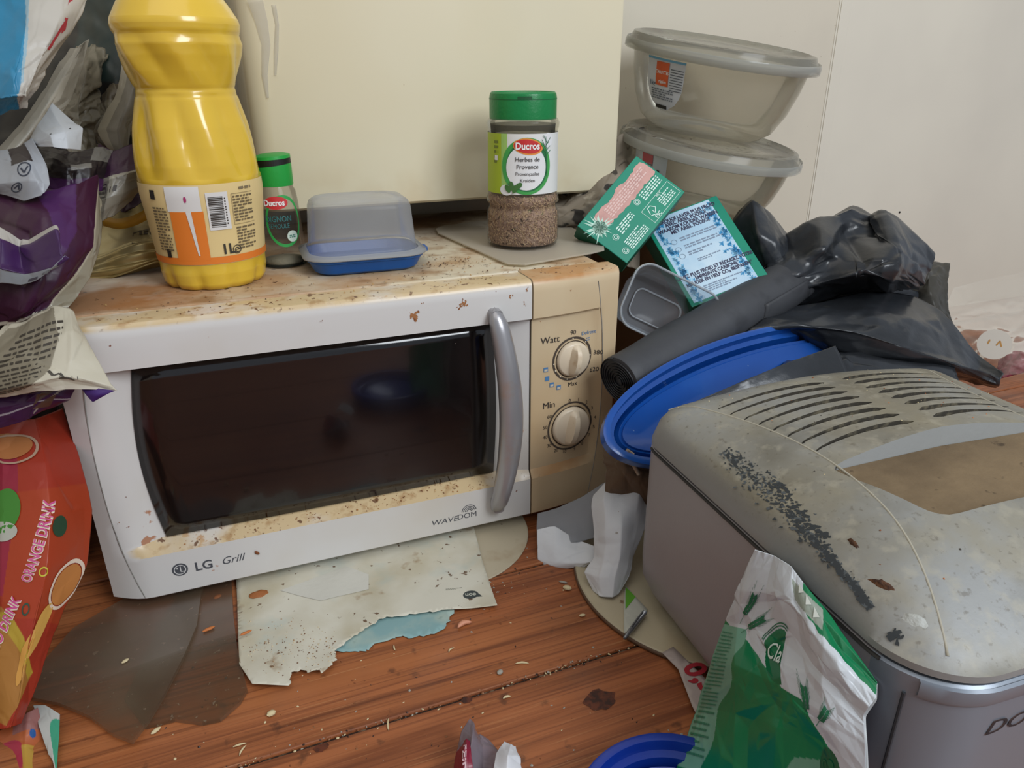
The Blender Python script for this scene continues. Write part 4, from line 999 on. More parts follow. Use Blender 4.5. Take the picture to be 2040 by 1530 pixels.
def wob(x, y, s, a, z0): return z0+a*(math.sin(x*s+1.3)*math.cos(y*s*0.8+0.4)+0.5*math.sin(x*s*2.3-y*s*1.9))

# ---- blue oval basin
bas = mat('basin_blue', '0d4592', 0.28, spec=0.5, coat=0.2, layers=(dict(c='2a66b0', scale=12, lo=0.5, hi=0.75, amt=0.4), dict(c='8aa4c0', scale=120, lo=0.72, hi=0.76, amt=0.5)))
def oval(a, b, z, n=96): return [(a*math.cos(2*math.pi*i/n), b*math.sin(2*math.pi*i/n), z) for i in range(n)]
def basin(name, label, c, rot, a, b, H, m_, tilt=0.0, cat='basin', frame=None):
    M = Matrix.Translation(c) @ Matrix.Rotation(rot, 4, 'Z') @ Matrix.Rotation(tilt, 4, 'X')
    if frame: M = frame
    R_ = [(-0.045, 0.0), (-0.030, 0.002), (-0.012, H*0.55), (-0.005, H-0.022), (-0.0045, H-0.012), (0.0045, H-0.010), (0.0065, H-0.008), (0.0065, H-0.001), (0.004, H), (0.0, H-0.0005), (-0.0015, H-0.007), (-0.0065, H-0.008), (-0.0080, H-0.018), (-0.0125, H-0.020), (-0.0160, H*0.55), (-0.034, 0.005), (-0.045, 0.0035)]
    V = []
    for d, z in R_: V += oval(a+d, b+d*0.9, z)
    F = gfaces(96, len(R_), True)+[tuple(range(96))[::-1], tuple(range(96*(len(R_)-1), 96*len(R_)))]
    o = obj(name, *xf((V, F), M), m_, auto=0.7); tag(o, label, cat); return o
u_ = Vector((0.98, 0.165, 0.05)).normalized(); v_ = Vector((0.0, 0.78, 0.63)); v_ = (v_-u_*v_.dot(u_)).normalized(); n_ = u_.cross(v_)
basin('oval_tray', 'royal blue oval plastic tray leaning behind the bread machine, in front of the bag roll', (0.5600, -0.0745, 0.146), 0, 0.172, 0.050, 0.022, bas, cat='tray', frame=Matrix.Translation(Vector((0.5600, -0.0745, 0.146))-n_*0.022) @ Matrix((u_, v_, n_)).transposed().to_4x4())

# ---- roll of black bin bags
blk = mat('bin_bag_black', '222427', 0.28, spec=0.45, layers=(dict(c='3a3e44', scale=9, lo=0.42, hi=0.7, amt=0.8), dict(c='5c5a54', scale=40, lo=0.62, hi=0.75, amt=0.35)), bump=(45, 0.22, 0.003))
rollm = mat('bag_roll', '3a3b3e', 0.55, spec=0.35, layers=(dict(c='424448', scale=8, lo=0.4, hi=0.7), dict(c='1c1d20', scale=25, lo=0.55, hi=0.75, amt=0.6)), bump=(80, 0.2))
A = Vector(UD(1233, 760, 0.660)); Bv = Vector(UD(1600, 545, 0.785)); ax = (Bv-A).normalized(); L_ = (Bv-A).length
Q = ax.to_track_quat('Z', 'X').to_matrix().to_4x4(); M = Matrix.Translation(A) @ Q
RT = thing('bag_roll', 'tight roll of charcoal bin bags lying slanted behind the blue tray', 'bag roll', A)
def rr_(a, z): return 1+0.012*math.sin(a*3+z*40)+0.02*math.sin(a)
obj('rolled_bags', *xf(lathe([(0.0040, 0.0012), (0.0210, 0.0), (0.0235, 0.0008), (0.0240, 0.002)]+[(0.0240-0.0004*math.sin(k), L_*k/20) for k in range(1, 20)]+[(0.0232, L_), (0.010, L_+0.001)], 64, rf=rr_), M), rollm, RT, auto=0.7)
V = []
for i in range(200):   # wound edge of the film
    a = i*0.22; r = 0.0035+0.0195*i/199; V += [(r*math.cos(a), r*math.sin(a), -0.0012), (r*math.cos(a), r*math.sin(a), 0.0012)]
V = [tuple(M @ Vector(v)) for v in V]; o = obj('wound_edge', V, [(2*i, 2*i+1, 2*i+3, 2*i+2) for i in range(199)], ink('1c1d20'), RT, smooth=True); solid(o, 0.0003)
V = []
for k in range(41):
    a = 1.2+k*0.11; 
    for z, r in ((L_*0.64, 0.0244), (L_*0.66, 0.0256), (L_*0.86, 0.0258), (L_*0.93, 0.0244)): V.append((r*math.cos(a), r*math.sin(a), z+0.004*math.sin(a*2)))
o = obj('loose_wrap', *xf((V, gfaces(4, 41)), M), rollm, RT, smooth=True); solid(o, 0.0004)

# ---- black bin bags
def bag(name, label, net, amp, f, seed, m_=blk, nu=110, nv=90, **k):
    s = Surf(net, nu, nv, amp, f, seed); o = s.mesh(name, m_, **k)
    for md in [o.modifiers.new('thickness', 'SOLIDIFY')]: md.thickness = 0.0004; md.offset = 0
    if label: tag(o, label, 'bin bag')
    return s, o
bag('bin_bag', 'glossy black bin bag draped over the back of the bread machine', [
    [(1545, 612, .755), (1640, 598, .77), (1740, 578, .80), (1820, 588, .82), (1875, 622, .81), (1950, 712, .765), (1994, 752, .735)],
    [(1530, 632, .730), (1640, 622, .73), (1740, 618, .74), (1820, 636, .745), (1888, 672, .76), (1950, 728, .745), (1993, 756, .73)],
    [(1505, 650, .715), (1600, 648, .705), (1700, 660, .700), (1800, 690, .705), (1880, 716, .715), (1950, 742, .722), (1992, 760, .725)],
    [(1470, 678, .710), (1560, 660, .715), (1640, 678, .720), (1740, 712, .725), (1850, 738, .730), (1940, 752, .735), (1992, 764, .730)],
    [(1500, 690, .760), (1570, 690, .770), (1650, 715, .770), (1750, 740, .770), (1850, 752, .765), (1930, 760, .760), (1985, 770, .745)]], 0.0065, 6.0, 21)
bag('bin_bag', 'crumpled black bin bag heaped up to two peaks against the pale wall', [
    [(1520, 520, .86), (1570, 482, .87), (1630, 442, .87), (1697, 418, .87), (1740, 448, .88), (1760, 440, .87), (1800, 470, .88), (1838, 520, .88)],
    [(1525, 512, .80), (1572, 480, .80), (1632, 438, .80), (1697, 413, .81), (1742, 440, .84), (1757, 430, .81), (1802, 466, .82), (1842, 516, .83)],
    [(1528, 535, .765), (1585, 520, .765), (1640, 496, .745), (1690, 462, .80), (1745, 474, .80), (1775, 480, .77), (1812, 505, .79), (1844, 540, .82)],
    [(1530, 560, .755), (1590, 548, .745), (1650, 520, .760), (1705, 508, .745), (1760, 515, .735), (1790, 530, .75), (1820, 548, .78), (1838, 562, .81)],
    [(1535, 585, .765), (1600, 575, .755), (1650, 560, .745), (1710, 552, .730), (1760, 556, .735), (1790, 562, .76), (1815, 565, .79), (1830, 570, .82)],
    [(1540, 615, .80), (1600, 610, .80), (1650, 598, .80), (1710, 592, .81), (1760, 586, .82), (1790, 582, .83), (1812, 580, .84), (1826, 580, .86)]], 0.0095, 6.0, 5)
bag('bin_bag', 'small upright tuft of black bin bag between the teal boxes and the bin bag heap', [
    [(1464, 440, .82), (1493, 400, .82), (1527, 416, .83), (1572, 470, .83)],
    [(1466, 452, .80), (1500, 402, .79), (1532, 425, .80), (1575, 478, .81)],
    [(1480, 500, .79), (1512, 470, .765), (1548, 490, .77), (1580, 520, .79)],
    [(1500, 545, .80), (1530, 550, .78), (1560, 560, .78), (1620, 585, .79)]], 0.0055, 8, 9, nu=80, nv=80)
bag('bin_bag', 'dark film added as shade in the hollow below the bin bag heap', [
    [(1500, 540, .84), (1620, 560, .85), (1760, 560, .86), (1880, 600, .88)],
    [(1490, 600, .82), (1620, 620, .83), (1760, 610, .84), (1890, 640, .87)],
    [(1560, 700, .76), (1640, 700, .78), (1760, 700, .79), (1900, 700, .80)],
    [(1560, 725, .700), (1620, 720, .70), (1700, 705, .70), (1900, 740, .72)],
    [(1540, 790, .665), (1620, 770, .665), (1720, 760, .68), (1920, 790, .70)]], 0.004, 9, 31, nu=80, nv=80)  # sheet added to darken the hollow, its black stands for shade
bag('bin_bag', 'narrow black strip added as the dark gap between the blue tray and the bread machine', [
    [(1388, 798, .592), (1470, 763, .598), (1560, 726, .612), (1665, 688, .640)], [(1386, 806, .591), (1470, 776, .596), (1562, 745, .608), (1675, 712, .635)],
    [(1384, 816, .590), (1470, 795, .594), (1565, 770, .604), (1690, 745, .625)]], 0.0012, 12, 33, nu=60, nv=24)  # black strip added where the gap behind the machine lies in shade
greyfilm = film('grey_bag_film', '8a8984', 0.55, '6d6a62', 0.3, 0.4, layers=(dict(c='54524c', scale=30, lo=0.45, hi=0.6, amt=0.8),))
s, o = bag('grey_bag', None, [
    [(1815, 522, .90), (1850, 518, .90), (1893, 524, .90)],
    [(1810, 545, .88), (1852, 545, .865), (1890, 552, .88)],
    [(1800, 580, .88), (1850, 580, .86), (1886, 585, .88)],
    [(1820, 620, .87), (1865, 622, .86), (1893, 622, .87)],
    [(1850, 660, .87), (1880, 660, .87), (1905, 650, .88)]], 0.0045, 16, 12, m_=greyfilm, nu=60, nv=60)
tag(o, 'smoky grey see-through plastic film poking out right of the bin bag heap', 'plastic bag')

# ---- detergent boxes
teal = mat('card_teal', '13806a', 0.38, spec=0.4, layers=(dict(c='1a8f6e', scale=8, lo=0.4, hi=0.7, amt=0.6),)); teal_d = mat('card_green_side', '0d5a40', 0.5)
def carton(name, label, O, Eu, Ev, dep, side=teal_d):
    """O corner at print's upper left, Eu along the lines, Ev down the page (3-D points)"""
    O, Eu, Ev = [np.array(q, float) for q in (O, Eu, Ev)]; eu = Eu-O; ev = Ev-O; ev = ev-eu*ev.dot(eu)/eu.dot(eu)
    n = np.cross(eu, ev); n /= np.linalg.norm(n); n = n if n.dot(O-CAM) > 0 else -n
    V = [O, O+eu, O+eu+ev, O+ev]; V += [v+n*dep for v in V]
    t = thing(name, label, 'box', V[3])
    b = obj('carton', V, [(0, 1, 2, 3), (4, 7, 6, 5), (0, 4, 5, 1), (1, 5, 6, 2), (2, 6, 7, 3), (3, 7, 4, 0)], [teal, side], t, fm=[0, 0, 1, 1, 1, 1]); bevel(b, 0.0008, 2)
    w_, h_ = np.linalg.norm(eu), np.linalg.norm(ev)
    def f(off):   # page units: width 1 = w_, y upwards, origin lower left
        return lambda P: O+P[:, :1]*(eu/w_)+(h_-P[:, 1:2])*(ev/h_)-n*off
    return t, f, w_, h_
t, f, w_, h_ = carton('detergent_box', 'teal detergent carton with a pink band and white star, leaning on the microwave corner', UD(1150, 450, .735), UD(1268, 310, .755), UD(1250, 523, .730), 0.026)
wt = ink('cfe6dc'); pink = mat('print_pink', 'c99a90', 0.5, layers=(dict(c='b88a82', scale=90, lo=0.4, hi=0.7),))
rs_ = random.Random(4); P = []
top_ = [(w_*(0.16+0.80*i/30), h_*(0.88+rs_.uniform(-.014, .014)+0.02*math.sin(i*.5))) for i in range(31)]; bot_ = [(w_*(0.16+0.82*i/30), h_*(0.60+rs_.uniform(-.02, .02)-(0.0 if i < 6 else 0.02))) for i in range(31)][::-1]
lay('pink_band', poly2(bot_[::-1]+[(w_*0.985, h_*0.70), (w_*0.98, h_*0.82)]+top_[::-1]), f(0.0002), pink, t)
star = []
for i in range(26):
    a = i*2*math.pi/26+rs_.uniform(-.1, .1); r = h_*rs_.uniform(0.16, 0.30); star.append(([(w_*0.13+0.004*math.cos(a+1.57)*.4, h_*0.70+0.004*math.sin(a+1.57)*.4), (w_*0.13+0.004*math.cos(a-1.57)*.4, h_*0.70+0.004*math.sin(a-1.57)*.4), (w_*0.13+r*math.cos(a), h_*0.70+r*math.sin(a))], [(0, 1, 2)]))
lay('star_glow', join2(disc2(w_*0.13, h_*0.70, 0.0072, 0.0072, 20, 1), *star), f(0.0003), ink('b9dccb'), t)
lay('star_petals', join2(*[disc2(w_*0.13+0.0048*math.cos(a), h_*0.70+0.0048*math.sin(a), 0.0030, 0.0014, 14, 1, r0=0.6, rot=a) for a in [i*1.0472 for i in range(6)]]), f(0.0005), ink('1f5a44'), t)
lay('lettering', join2(micro2(w_*0.30, w_*0.93, h_*0.64, h_*0.84, 5, 3)), f(0.0004), ink('d8b8b0'), t)
lay('small_print', join2(micro2(w_*0.22, w_*0.46, h_*0.34, h_*0.50, 4, 5), micro2(w_*0.16, w_*0.44, h_*0.06, h_*0.26, 6, 6), micro2(w_*0.66, w_*0.95, h_*0.40, h_*0.56, 4, 7), micro2(w_*0.74, w_*0.93, h_*0.10, h_*0.28, 5, 8)), f(0.0003), wt, t)
for a, b in ((0.15, 0.40), (0.59, 0.50), (0.10, 0.14)): lay('round_symbol', join2(disc2(w_*a, h_*b, 0.0034, 0.0034, 22, 1, r0=0.86), disc2(w_*a, h_*b, 0.0020, 0.0020, 14, 1, r0=0.7)), f(0.0003), wt, t)
bxp = [(w_*0.53, h_*0.06), (w_*0.97, h_*0.06), (w_*0.97, h_*0.34), (w_*0.53, h_*0.34), (w_*0.53, h_*0.06)]
lay('logo_frame', join2(line2(bxp, 0.0004), line2([(w_*0.57, h_*0.20), (w_*0.60, h_*0.30), (w_*0.64, h_*0.30), (w_*0.67, h_*0.22), (w_*0.62, h_*0.16), (w_*0.62, h_*0.22)], 0.0008), line2([(w_*0.565, h_*0.18), (w_*0.62, h_*0.13)], 0.0008), mv2(text2('FSC', 0.0052, bold=0.02), w_*0.625, h_*0.075), mv2(text2('MIX', 0.0040), w_*0.80, h_*0.29)), f(0.0003), wt, t)
t, f, w_, h_ = carton('detergent_box', 'green and icy blue detergent carton with dark capitals, standing under the teal carton', UD(1281, 444, .785), UD(1427, 389, .790), UD(1374, 614, .735), 0.028)
ice = mat('print_ice', 'a9c8de', 0.4, layers=(dict(c='c4dae8', scale=14, lo=0.4, hi=0.65), dict(c='88b8d8', scale=20, lo=0.6, hi=0.75, seed=3, amt=0.6)))
blue_i = mat('print_blue', '2f86b8', 0.4, layers=(dict(c='8cc4e0', scale=160, lo=0.48, hi=0.58), dict(c='1f6a9c', scale=90, lo=0.6, hi=0.7)))
lay('ice_field', rect2(w_*0.05, w_*0.88, h_*0.03, h_*0.985, 4, 6), f(0.0002), ice, t)
rs_ = random.Random(8); bb = []
for i in range(110):
    y = h_*rs_.uniform(0.04, 0.975); r = rs_.uniform(0.0016, 0.0038)
    for side in (0, 1):
        x = w_*(0.10+abs(rs_.gauss(0, 0.035))) if side == 0 else w_*(0.86-abs(rs_.gauss(0, 0.05)))
        n = 9; P = [(x+r*(1 if k % 2 else 0.45)*math.cos(6.283*k/n), y+r*(1 if k % 2 else 0.45)*math.sin(6.283*k/n)) for k in range(n)]; bb.append(poly2(P))
o = lay('frost_pattern', join2(*bb), f(0.0003), blue_i, t); o['kind'] = 'stuff'
dkp = ink('33304e')
lay('lettering', join2(*[mv2(text2(s_, 0.0064, bold=0.03, sx=0.80, align='CENTER'), w_*0.50, h_*y) for s_, y in (('POURQUOI LAVER PLUS FROID', 0.905), ('AVEC ARIEL PODS\u00ae?', 0.860), ('WAAROM KOUDER WASSEN', 0.812), ('MET ARIEL PODS\u00ae?', 0.766))],
    *[mv2(text2(s_, 0.0058, bold=0.03, sx=0.80), w_*0.50, h_*y) for s_, y in (('LAVEZ PLUS FROID ET R\u00c9DUISEZ VOTRE', 0.285), ('EMPREINTE CARBONE*', 0.240), ('KOUDER EN HELP CO\u2082 BESPAREN*', 0.195))]), f(0.0005), dkp, t)
lay('small_print', join2(micro2(w_*0.30, w_*0.78, h_*0.66, h_*0.71, 2, 1), micro2(w_*0.30, w_*0.80, h_*0.57, h_*0.62, 2, 2), micro2(w_*0.30, w_*0.62, h_*0.49, h_*0.54, 2, 3), micro2(w_*0.36, w_*0.66, h_*0.40, h_*0.44, 2, 4), micro2(w_*0.25, w_*0.75, h_*0.08, h_*0.16, 4, 5)), f(0.0005), ink('7d8ca0'), t)
for y in (0.68, 0.59, 0.51): lay('round_symbol', disc2(w_*0.215, h_*y, 0.0032, 0.0032, 20, 1, r0=0.85), f(0.0005), ink('8296a8'), t)

# ---- clear container
ctc = film('container_plastic', 'f4f6f8', 0.14, 'd0d4da', 0.12, 0.22)
C0 = Vector(UD(1325, 618, 0.715)); xax = (Vector(UD(1425, 625, .755))-Vector(UD(1262, 545, .73))).normalized()
zax = Vector((-0.62, -0.60, 0.52)); zax = (zax-xax*zax.dot(xax)).normalized(); yax = zax.cross(xax)
M = Matrix.Translation(C0) @ Matrix((xax, yax, zax)).transposed().to_4x4()
rg_ = [(0.001, 0.001, 0.001, -0.024), (0.036, 0.020, 0.010, -0.024), (0.040, 0.024, 0.012, -0.022), (0.043, 0.027, 0.014, -0.004), (0.0445, 0.0285, 0.015, 0.008), (0.0480, 0.0320, 0.017, 0.010), (0.0480, 0.0320, 0.017, 0.0125), (0.0465, 0.0305, 0.016, 0.0130)]
o = obj('food_container', *xf(loft(rg_, 8, (True, False)), M), ctc, smooth=True)
tag(o, 'small clear plastic food container tipped up beside the microwave, before the cartons', 'container')
solid(o, 0.0008)
obj('floor_highlight', *xf(loft([(0.026, 0.014, 0.008, -0.0235), (0.0275, 0.0155, 0.009, -0.0215), (0.026, 0.014, 0.008, -0.0222)], 8, (False, False)), M), film('pale_plastic', 'f0f2f4', 0.5, 'd4d8dc', 0.1, 0.5), o, smooth=True)  # pale ring added as a painted highlight on the container floor
obj('rim', *tube([tuple(M @ Vector((x, y, 0.0130))) for x, y in rring(0.0478, 0.0318, 0.017, 8)+[rring(0.0478, 0.0318, 0.017, 8)[0]]], 0.0011, 8), bpy.data.materials['pale_plastic'], o, smooth=True)
# something brown and knotted, deep between the appliances
tanm = film('tan_bag', 'a08c78', 0.85, '86705c', 0.4, 0.3)
s = Surf([[(1205, 880, .66), (1240, 875, .65), (1290, 880, .65)], [(1205, 910, .64), (1245, 905, .62), (1290, 915, .63)], [(1205, 950, .635), (1245, 945, .615), (1290, 955, .62)], [(1205, 1010, .65), (1245, 1000, .64), (1290, 1010, .64)]], 60, 60, 0.004, 22, 3)
o = s.mesh('tan_bag', tanm); solid(o, 0.0004); tag(o, 'tan plastic bag with a knotted handle wedged under the blue basin', 'plastic bag')
obj('knot', *tube([UD(*q) for q in ((1262, 905, .600), (1250, 898, .598), (1244, 908, .598), (1250, 920, .598), (1262, 925, .600), (1272, 945, .605))], [0.0012, 0.002, 0.0026, 0.0024, 0.0018, 0.0014], 8), mat('tan_knot', '9a8672', 0.5), o, smooth=True)
# patterned cloth stuffed behind the microwave
pc = mat('patterned_cloth', '8d8272', 0.85, layers=(dict(c='1e1c1a', scale=38, lo=0.56, hi=0.585, stretch=(1, 1, 1), detail=2, amt=0.95), dict(c='5c5346', scale=16, lo=0.45, hi=0.7, amt=0.6), dict(c='c2b8a6', scale=22, lo=0.58, hi=0.64, seed=5, amt=0.7)))
s = Surf([[(1040, 395, .88), (1120, 385, .87), (1180, 330, .86), (1235, 270, .85), (1290, 250, .87)], [(1040, 420, .86), (1120, 410, .83), (1185, 380, .83), (1240, 330, .85), (1280, 330, .86)], [(1040, 450, .84), (1120, 450, .82), (1190, 430, .82), (1240, 420, .80), (1270, 420, .81)], [(1040, 475, .86), (1120, 480, .84), (1200, 500, .83), (1240, 520, .79), (1270, 540, .80)]], 90, 80, 0.007, 16, 17)
o = s.mesh('patterned_cloth', pc); solid(o, 0.0006); tag(o, 'crumpled beige cloth with black squiggle pattern stuffed behind the microwave corner', 'cloth')

# ---- clear bag with round sticker on the right
cb = film('clear_bag', 'f0eae4', 0.30, 'c8bab0', 0.16, 0.5, bump=(14, 0.3))
s = Surf([[(1900, 575, 1.06), (1960, 560, 1.06), (2030, 545, 1.05), (2120, 520, 1.03)],
          [(1885, 615, 1.02), (1950, 600, 1.00), (2030, 590, .98), (2120, 570, .96)],
          [(1905, 660, .97), (1965, 655, .94), (2035, 650, .92), (2120, 640, .90)],
          [(1940, 715, .93), (1985, 710, .90), (2040, 705, .88), (2120, 700, .86)],
          [(1975, 755, .90), (2005, 748, .89), (2045, 745, .88), (2120, 742, .87)]], 90, 90, 0.004, 8, 23)
o = s.mesh('clear_bag', cb, nu=None) if 0 else s.mesh('clear_bag', cb); tag(o, 'crumpled clear plastic bag with a round white sticker by the right wall', 'plastic bag')
Pc = s.at([(0.43, 0.66)])[0]; nn = Vector(CAM-Pc).normalized(); Mq = Matrix.Translation(Vector(UD(1981, 686, 0.865))) @ nn.to_track_quat('Z', 'Y').to_matrix().to_4x4()
st = obj('sticker', *xf(lathe([(0.0175, 0), (0.0175, 0.0004)], 40), Mq), ink('cfc9bd'), o); st['label'] = 'round white sticker with two orange smudges'
lay('smudge', join2(disc2(-0.006, 0.002, 0.0010, 0.0030, 10, 1, rot=-.2), line2([(0.002, -0.001), (0.0045, 0.005), (0.0075, -0.0015)], 0.0016)), lambda P: np.array([tuple(Mq @ Vector((x, y, 0.0006))) for x, y in P]), ink('b98a4c'), st)
s = Surf([[(1990, 720, .94), (2030, 690, .94), (2090, 670, .94)], [(1985, 740, .93), (2030, 715, .91), (2090, 700, .91)], [(1990, 755, .93), (2030, 745, .915), (2090, 730, .91)]], 40, 40, 0.006, 25, 2)
o2 = s.mesh('pink_wrapper', mat('pink_wrapper', '8f3350', 0.3, layers=(dict(c='c08a98', scale=60, lo=0.5, hi=0.65),))); solid(o2, 0.0004); tag(o2, 'crumpled crimson wrapper inside the clear bag by the right wall', 'wrapper')
# ================================================================ heap of wrappers on the left
def inpoly(P, x, y):
    c = np.zeros(x.shape, bool); n = len(P)
    for i in range(n):
        (ax_, ay), (bx_, by_) = P[i], P[i-1]
        k = ((ay > y) != (by_ > y)) & (x < (bx_-ax_)*(y-ay)/((by_-ay) if by_ != ay else 1e-9)+ax_); c ^= k
    return c
def paint(base, *regions):
    """flat print colours in sheet coordinates: regions are (test(u, v), colour)"""
    def f(u, v):
        o = np.tile(np.array(lin(base)), (len(u), 1))
        for t, c in regions:
            k = inpoly(t, u, v) if isinstance(t, list) else t(u, v)
            o[k] = lin(c)
        return o
    return f
foil_p = mat('printed_film', 'ffffff', 0.42, spec=0.45, attr=True, layers=(dict(c='6e6658', scale=9, lo=0.5, hi=0.8, amt=0.45),), bump=(60, 0.12))
gloss_p = mat('printed_gloss', 'ffffff', 0.34, spec=0.38, attr=True, layers=(dict(c='5a5248', scale=12, lo=0.55, hi=0.85, amt=0.3),), bump=(45, 0.15))
def wrap(name, label, cat, net, amp, f, seed, col, m_=None, nu=90, nv=90, th=0.0005, mask=None):
    s = Surf(net, nu, nv, amp, f, seed); o = s.mesh(name, m_ or foil_p, col=col, mask=mask); solid(o, th); tag(o, label, cat); return s, o
WH = 'b9b4a8'; GR = '8d877c'; PU = '4a2352'; PU2 = '5e2f78'; CR = 'b5ab96'
# added dark sheets that stand for the shade behind the heap
wrap('shade_film', 'dark crumpled film added as shade at the very back of the wrapper heap, upper left', 'wrapper', [
    [(-80, -60, .745), (100, -60, .735), (230, -60, .715), (300, -60, .70)], [(-80, 150, .73), (100, 150, .70), (230, 150, .69), (300, 150, .69)],
    [(-80, 320, .69), (100, 330, .69), (230, 330, .685), (300, 340, .685)], [(-80, 420, .69), (100, 430, .685), (220, 430, .68), (285, 400, .68)]], 0.007, 12, 40,
    paint('1d1b18', (lambda u, v: (u > .45) & (u < .75) & (v < .35), '1f2c28'), (lambda u, v: v > .8, '3a1a3a')))
wrap('shade_lining', 'nearly black lining added as shade between the purple bag and the microwave side', 'wrapper', [
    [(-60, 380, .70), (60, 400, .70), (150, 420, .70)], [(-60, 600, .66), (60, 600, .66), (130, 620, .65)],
    [(-60, 900, .66), (40, 900, .65), (115, 880, .645)], [(-60, 1200, .66), (40, 1210, .66), (150, 1190, .66)]], 0.005, 10, 41, paint('1c1210', (lambda u, v: v > .6, '2c110c')))  # dark sheet added for the shaded gap beside the microwave
o = obj('cardboard_box', *box(-0.36, -0.10, 0.06, 0.33, 0.0005, 0.29), mat('carton_brown', '5c4430', .85)); bevel(o, 0.002, 2)
tag(o, 'brown carton standing left of the microwave, buried under the wrapper heap', 'box')
# white and blue bag
s, o = wrap('printed_bag', 'white bag with a blue side and a red letter, topmost in the upper left', 'bag', [
    [(-120, -90, .58), (-30, -90, .56), (60, -90, .545), (130, -90, .55), (205, -90, .57)],
    [(-120, 30, .56), (-30, 30, .535), (50, 30, .52), (120, 30, .53), (160, 20, .55)],
    [(-120, 130, .54), (-30, 130, .515), (30, 130, .505), (80, 130, .515), (112, 120, .535)],
    [(-120, 200, .53), (-30, 200, .51), (20, 195, .505), (55, 195, .51), (78, 185, .525)],
    [(-120, 240, .535), (-30, 234, .53), (10, 228, .53), (40, 222, .525), (58, 220, .53)]], 0.0035, 10, 42,
    paint('b5b0a6', ([(-.1, -.1), (.42, -.1), (.50, .30), (.60, .62), (.60, .76), (.66, .88), (.80, 1.1), (-.1, 1.1)], '1a7ea6'), ([(.42, -.1), (.445, -.1), (.53, .30), (.63, .62), (.60, .62), (.50, .30)], '8aa8b4')), nu=120, nv=100)
def on(s, off=0.0006): return lambda P: s.at(P, off)
lay('red_letter', join2(line2([(.83, .18), (.82, .28), (.855, .34)], .035), line2([(.82, .30), (.79, .40)], .035), line2([(.77, .405), (.81, .415)], .03)), on(s), ink('a3343c'), o)
# grey foil folds
wrap('foil_wrapper', 'long pale grey foil fold sweeping down beside the white and blue bag', 'wrapper', [
    [(178, 78, .66), (160, 92, .63), (140, 95, .64)],
    [(165, 130, .62), (135, 140, .60), (118, 130, .61)],
    [(142, 195, .60), (100, 200, .575), (82, 195, .59)],
    [(110, 240, .58), (60, 262, .56), (42, 250, .575)],
    [(60, 290, .57), (20, 310, .55), (5, 290, .56)],
    [(10, 350, .57), (-30, 380, .55), (-50, 340, .56)]], 0.0022, 14, 43, paint('8f897c', (lambda u, v: (u > .3) & (u < .75), 'aba598')))
wrap('foil_wrapper', 'crumpled brownish grey foil in the middle of the heap behind the pale fold', 'wrapper', [
    [(150, 95, .70), (185, 80, .69), (215, 110, .70)],
    [(120, 170, .67), (170, 150, .645), (200, 165, .68)],
    [(115, 215, .66), (155, 215, .64), (198, 200, .665)],
    [(118, 255, .66), (150, 260, .64), (190, 250, .66)],
    [(140, 300, .66), (165, 310, .655), (200, 310, .67)]], 0.0060, 26, 44, paint('77705f', (lambda u, v: (v > .55) & (u < .6), '8f897a')))
wrap('foil_wrapper', 'grey foil spike curling down just left of the juice bottle', 'wrapper', [
    [(228, 70, .70), (240, 80, .685), (262, 110, .69)],
    [(243, 105, .67), (262, 120, .66), (285, 150, .67)],
    [(240, 135, .66), (268, 165, .645), (290, 180, .66)],
    [(232, 200, .655), (255, 215, .635), (282, 215, .65)],
    [(198, 262, .65), (235, 260, .63), (262, 245, .64)],
    [(235, 318, .645), (246, 312, .635), (256, 300, .64)]], 0.0025, 12, 45, paint('7f796c', (lambda u, v: (u < .25), 'a39c8a')))
wrap('foil_wrapper', 'cream foil flap with rolled edge tucked behind the juice bottle', 'wrapper', [
    [(262, 200, .69), (285, 180, .69), (310, 170, .70)], [(250, 250, .68), (275, 240, .665), (310, 240, .69)],
    [(265, 280, .67), (284, 295, .66), (310, 300, .68)]], 0.003, 22, 46, paint('9a927f'))
wrap('foil_wrapper', 'tan creased foil behind the spike, above the purple bag', 'wrapper', [
    [(195, 150, .72), (215, 130, .71), (250, 120, .715), (285, 130, .72)], [(190, 200, .70), (220, 190, .68), (245, 190, .69), (285, 200, .71)],
    [(190, 260, .69), (215, 255, .67), (240, 270, .685), (285, 280, .70)], [(200, 330, .69), (225, 330, .68), (250, 330, .69), (285, 330, .70)]], 0.006, 24, 47, paint('5d5341', (lambda u, v: (v > .4) & (v < .7) & (u < .5), '837b66')))
s, o = wrap('white_flap', 'bright white folded flap with a black dash, left of the juice bottle', 'wrapper', [
    [(55, 290, .555), (75, 250, .55), (98, 213, .56), (104, 205, .565)],
    [(60, 288, .545), (85, 262, .54), (115, 240, .545), (150, 246, .555)],
    [(72, 286, .54), (100, 270, .53), (130, 262, .535), (165, 256, .55)],
    [(75, 292, .54), (105, 292, .528), (135, 296, .53), (160, 299, .545)]], 0.0012, 14, 48, paint('b4b8bc'))
lay('black_dash', line2([(.35, .62), (.80, .60)], .03), on(s), ink('2a2c30'), o)
s, o = wrap('white_flap', 'grey white wrapper corner with printed recycling symbols, below the long foil fold', 'wrapper', [
    [(-60, 300, .56), (0, 300, .55), (40, 290, .545), (62, 275, .54)],
    [(-60, 340, .55), (10, 330, .54), (60, 320, .53), (90, 325, .53)],
    [(-60, 370, .545), (10, 365, .53), (60, 360, .522), (98, 365, .525)],
    [(-60, 380, .55), (5, 385, .54), (50, 400, .53), (84, 391, .525)]], 0.0020, 12, 49, paint('9a9da2', ([(.45, -.1), (.80, -.1), (.72, .32), (.42, .38)], '2b2224')))
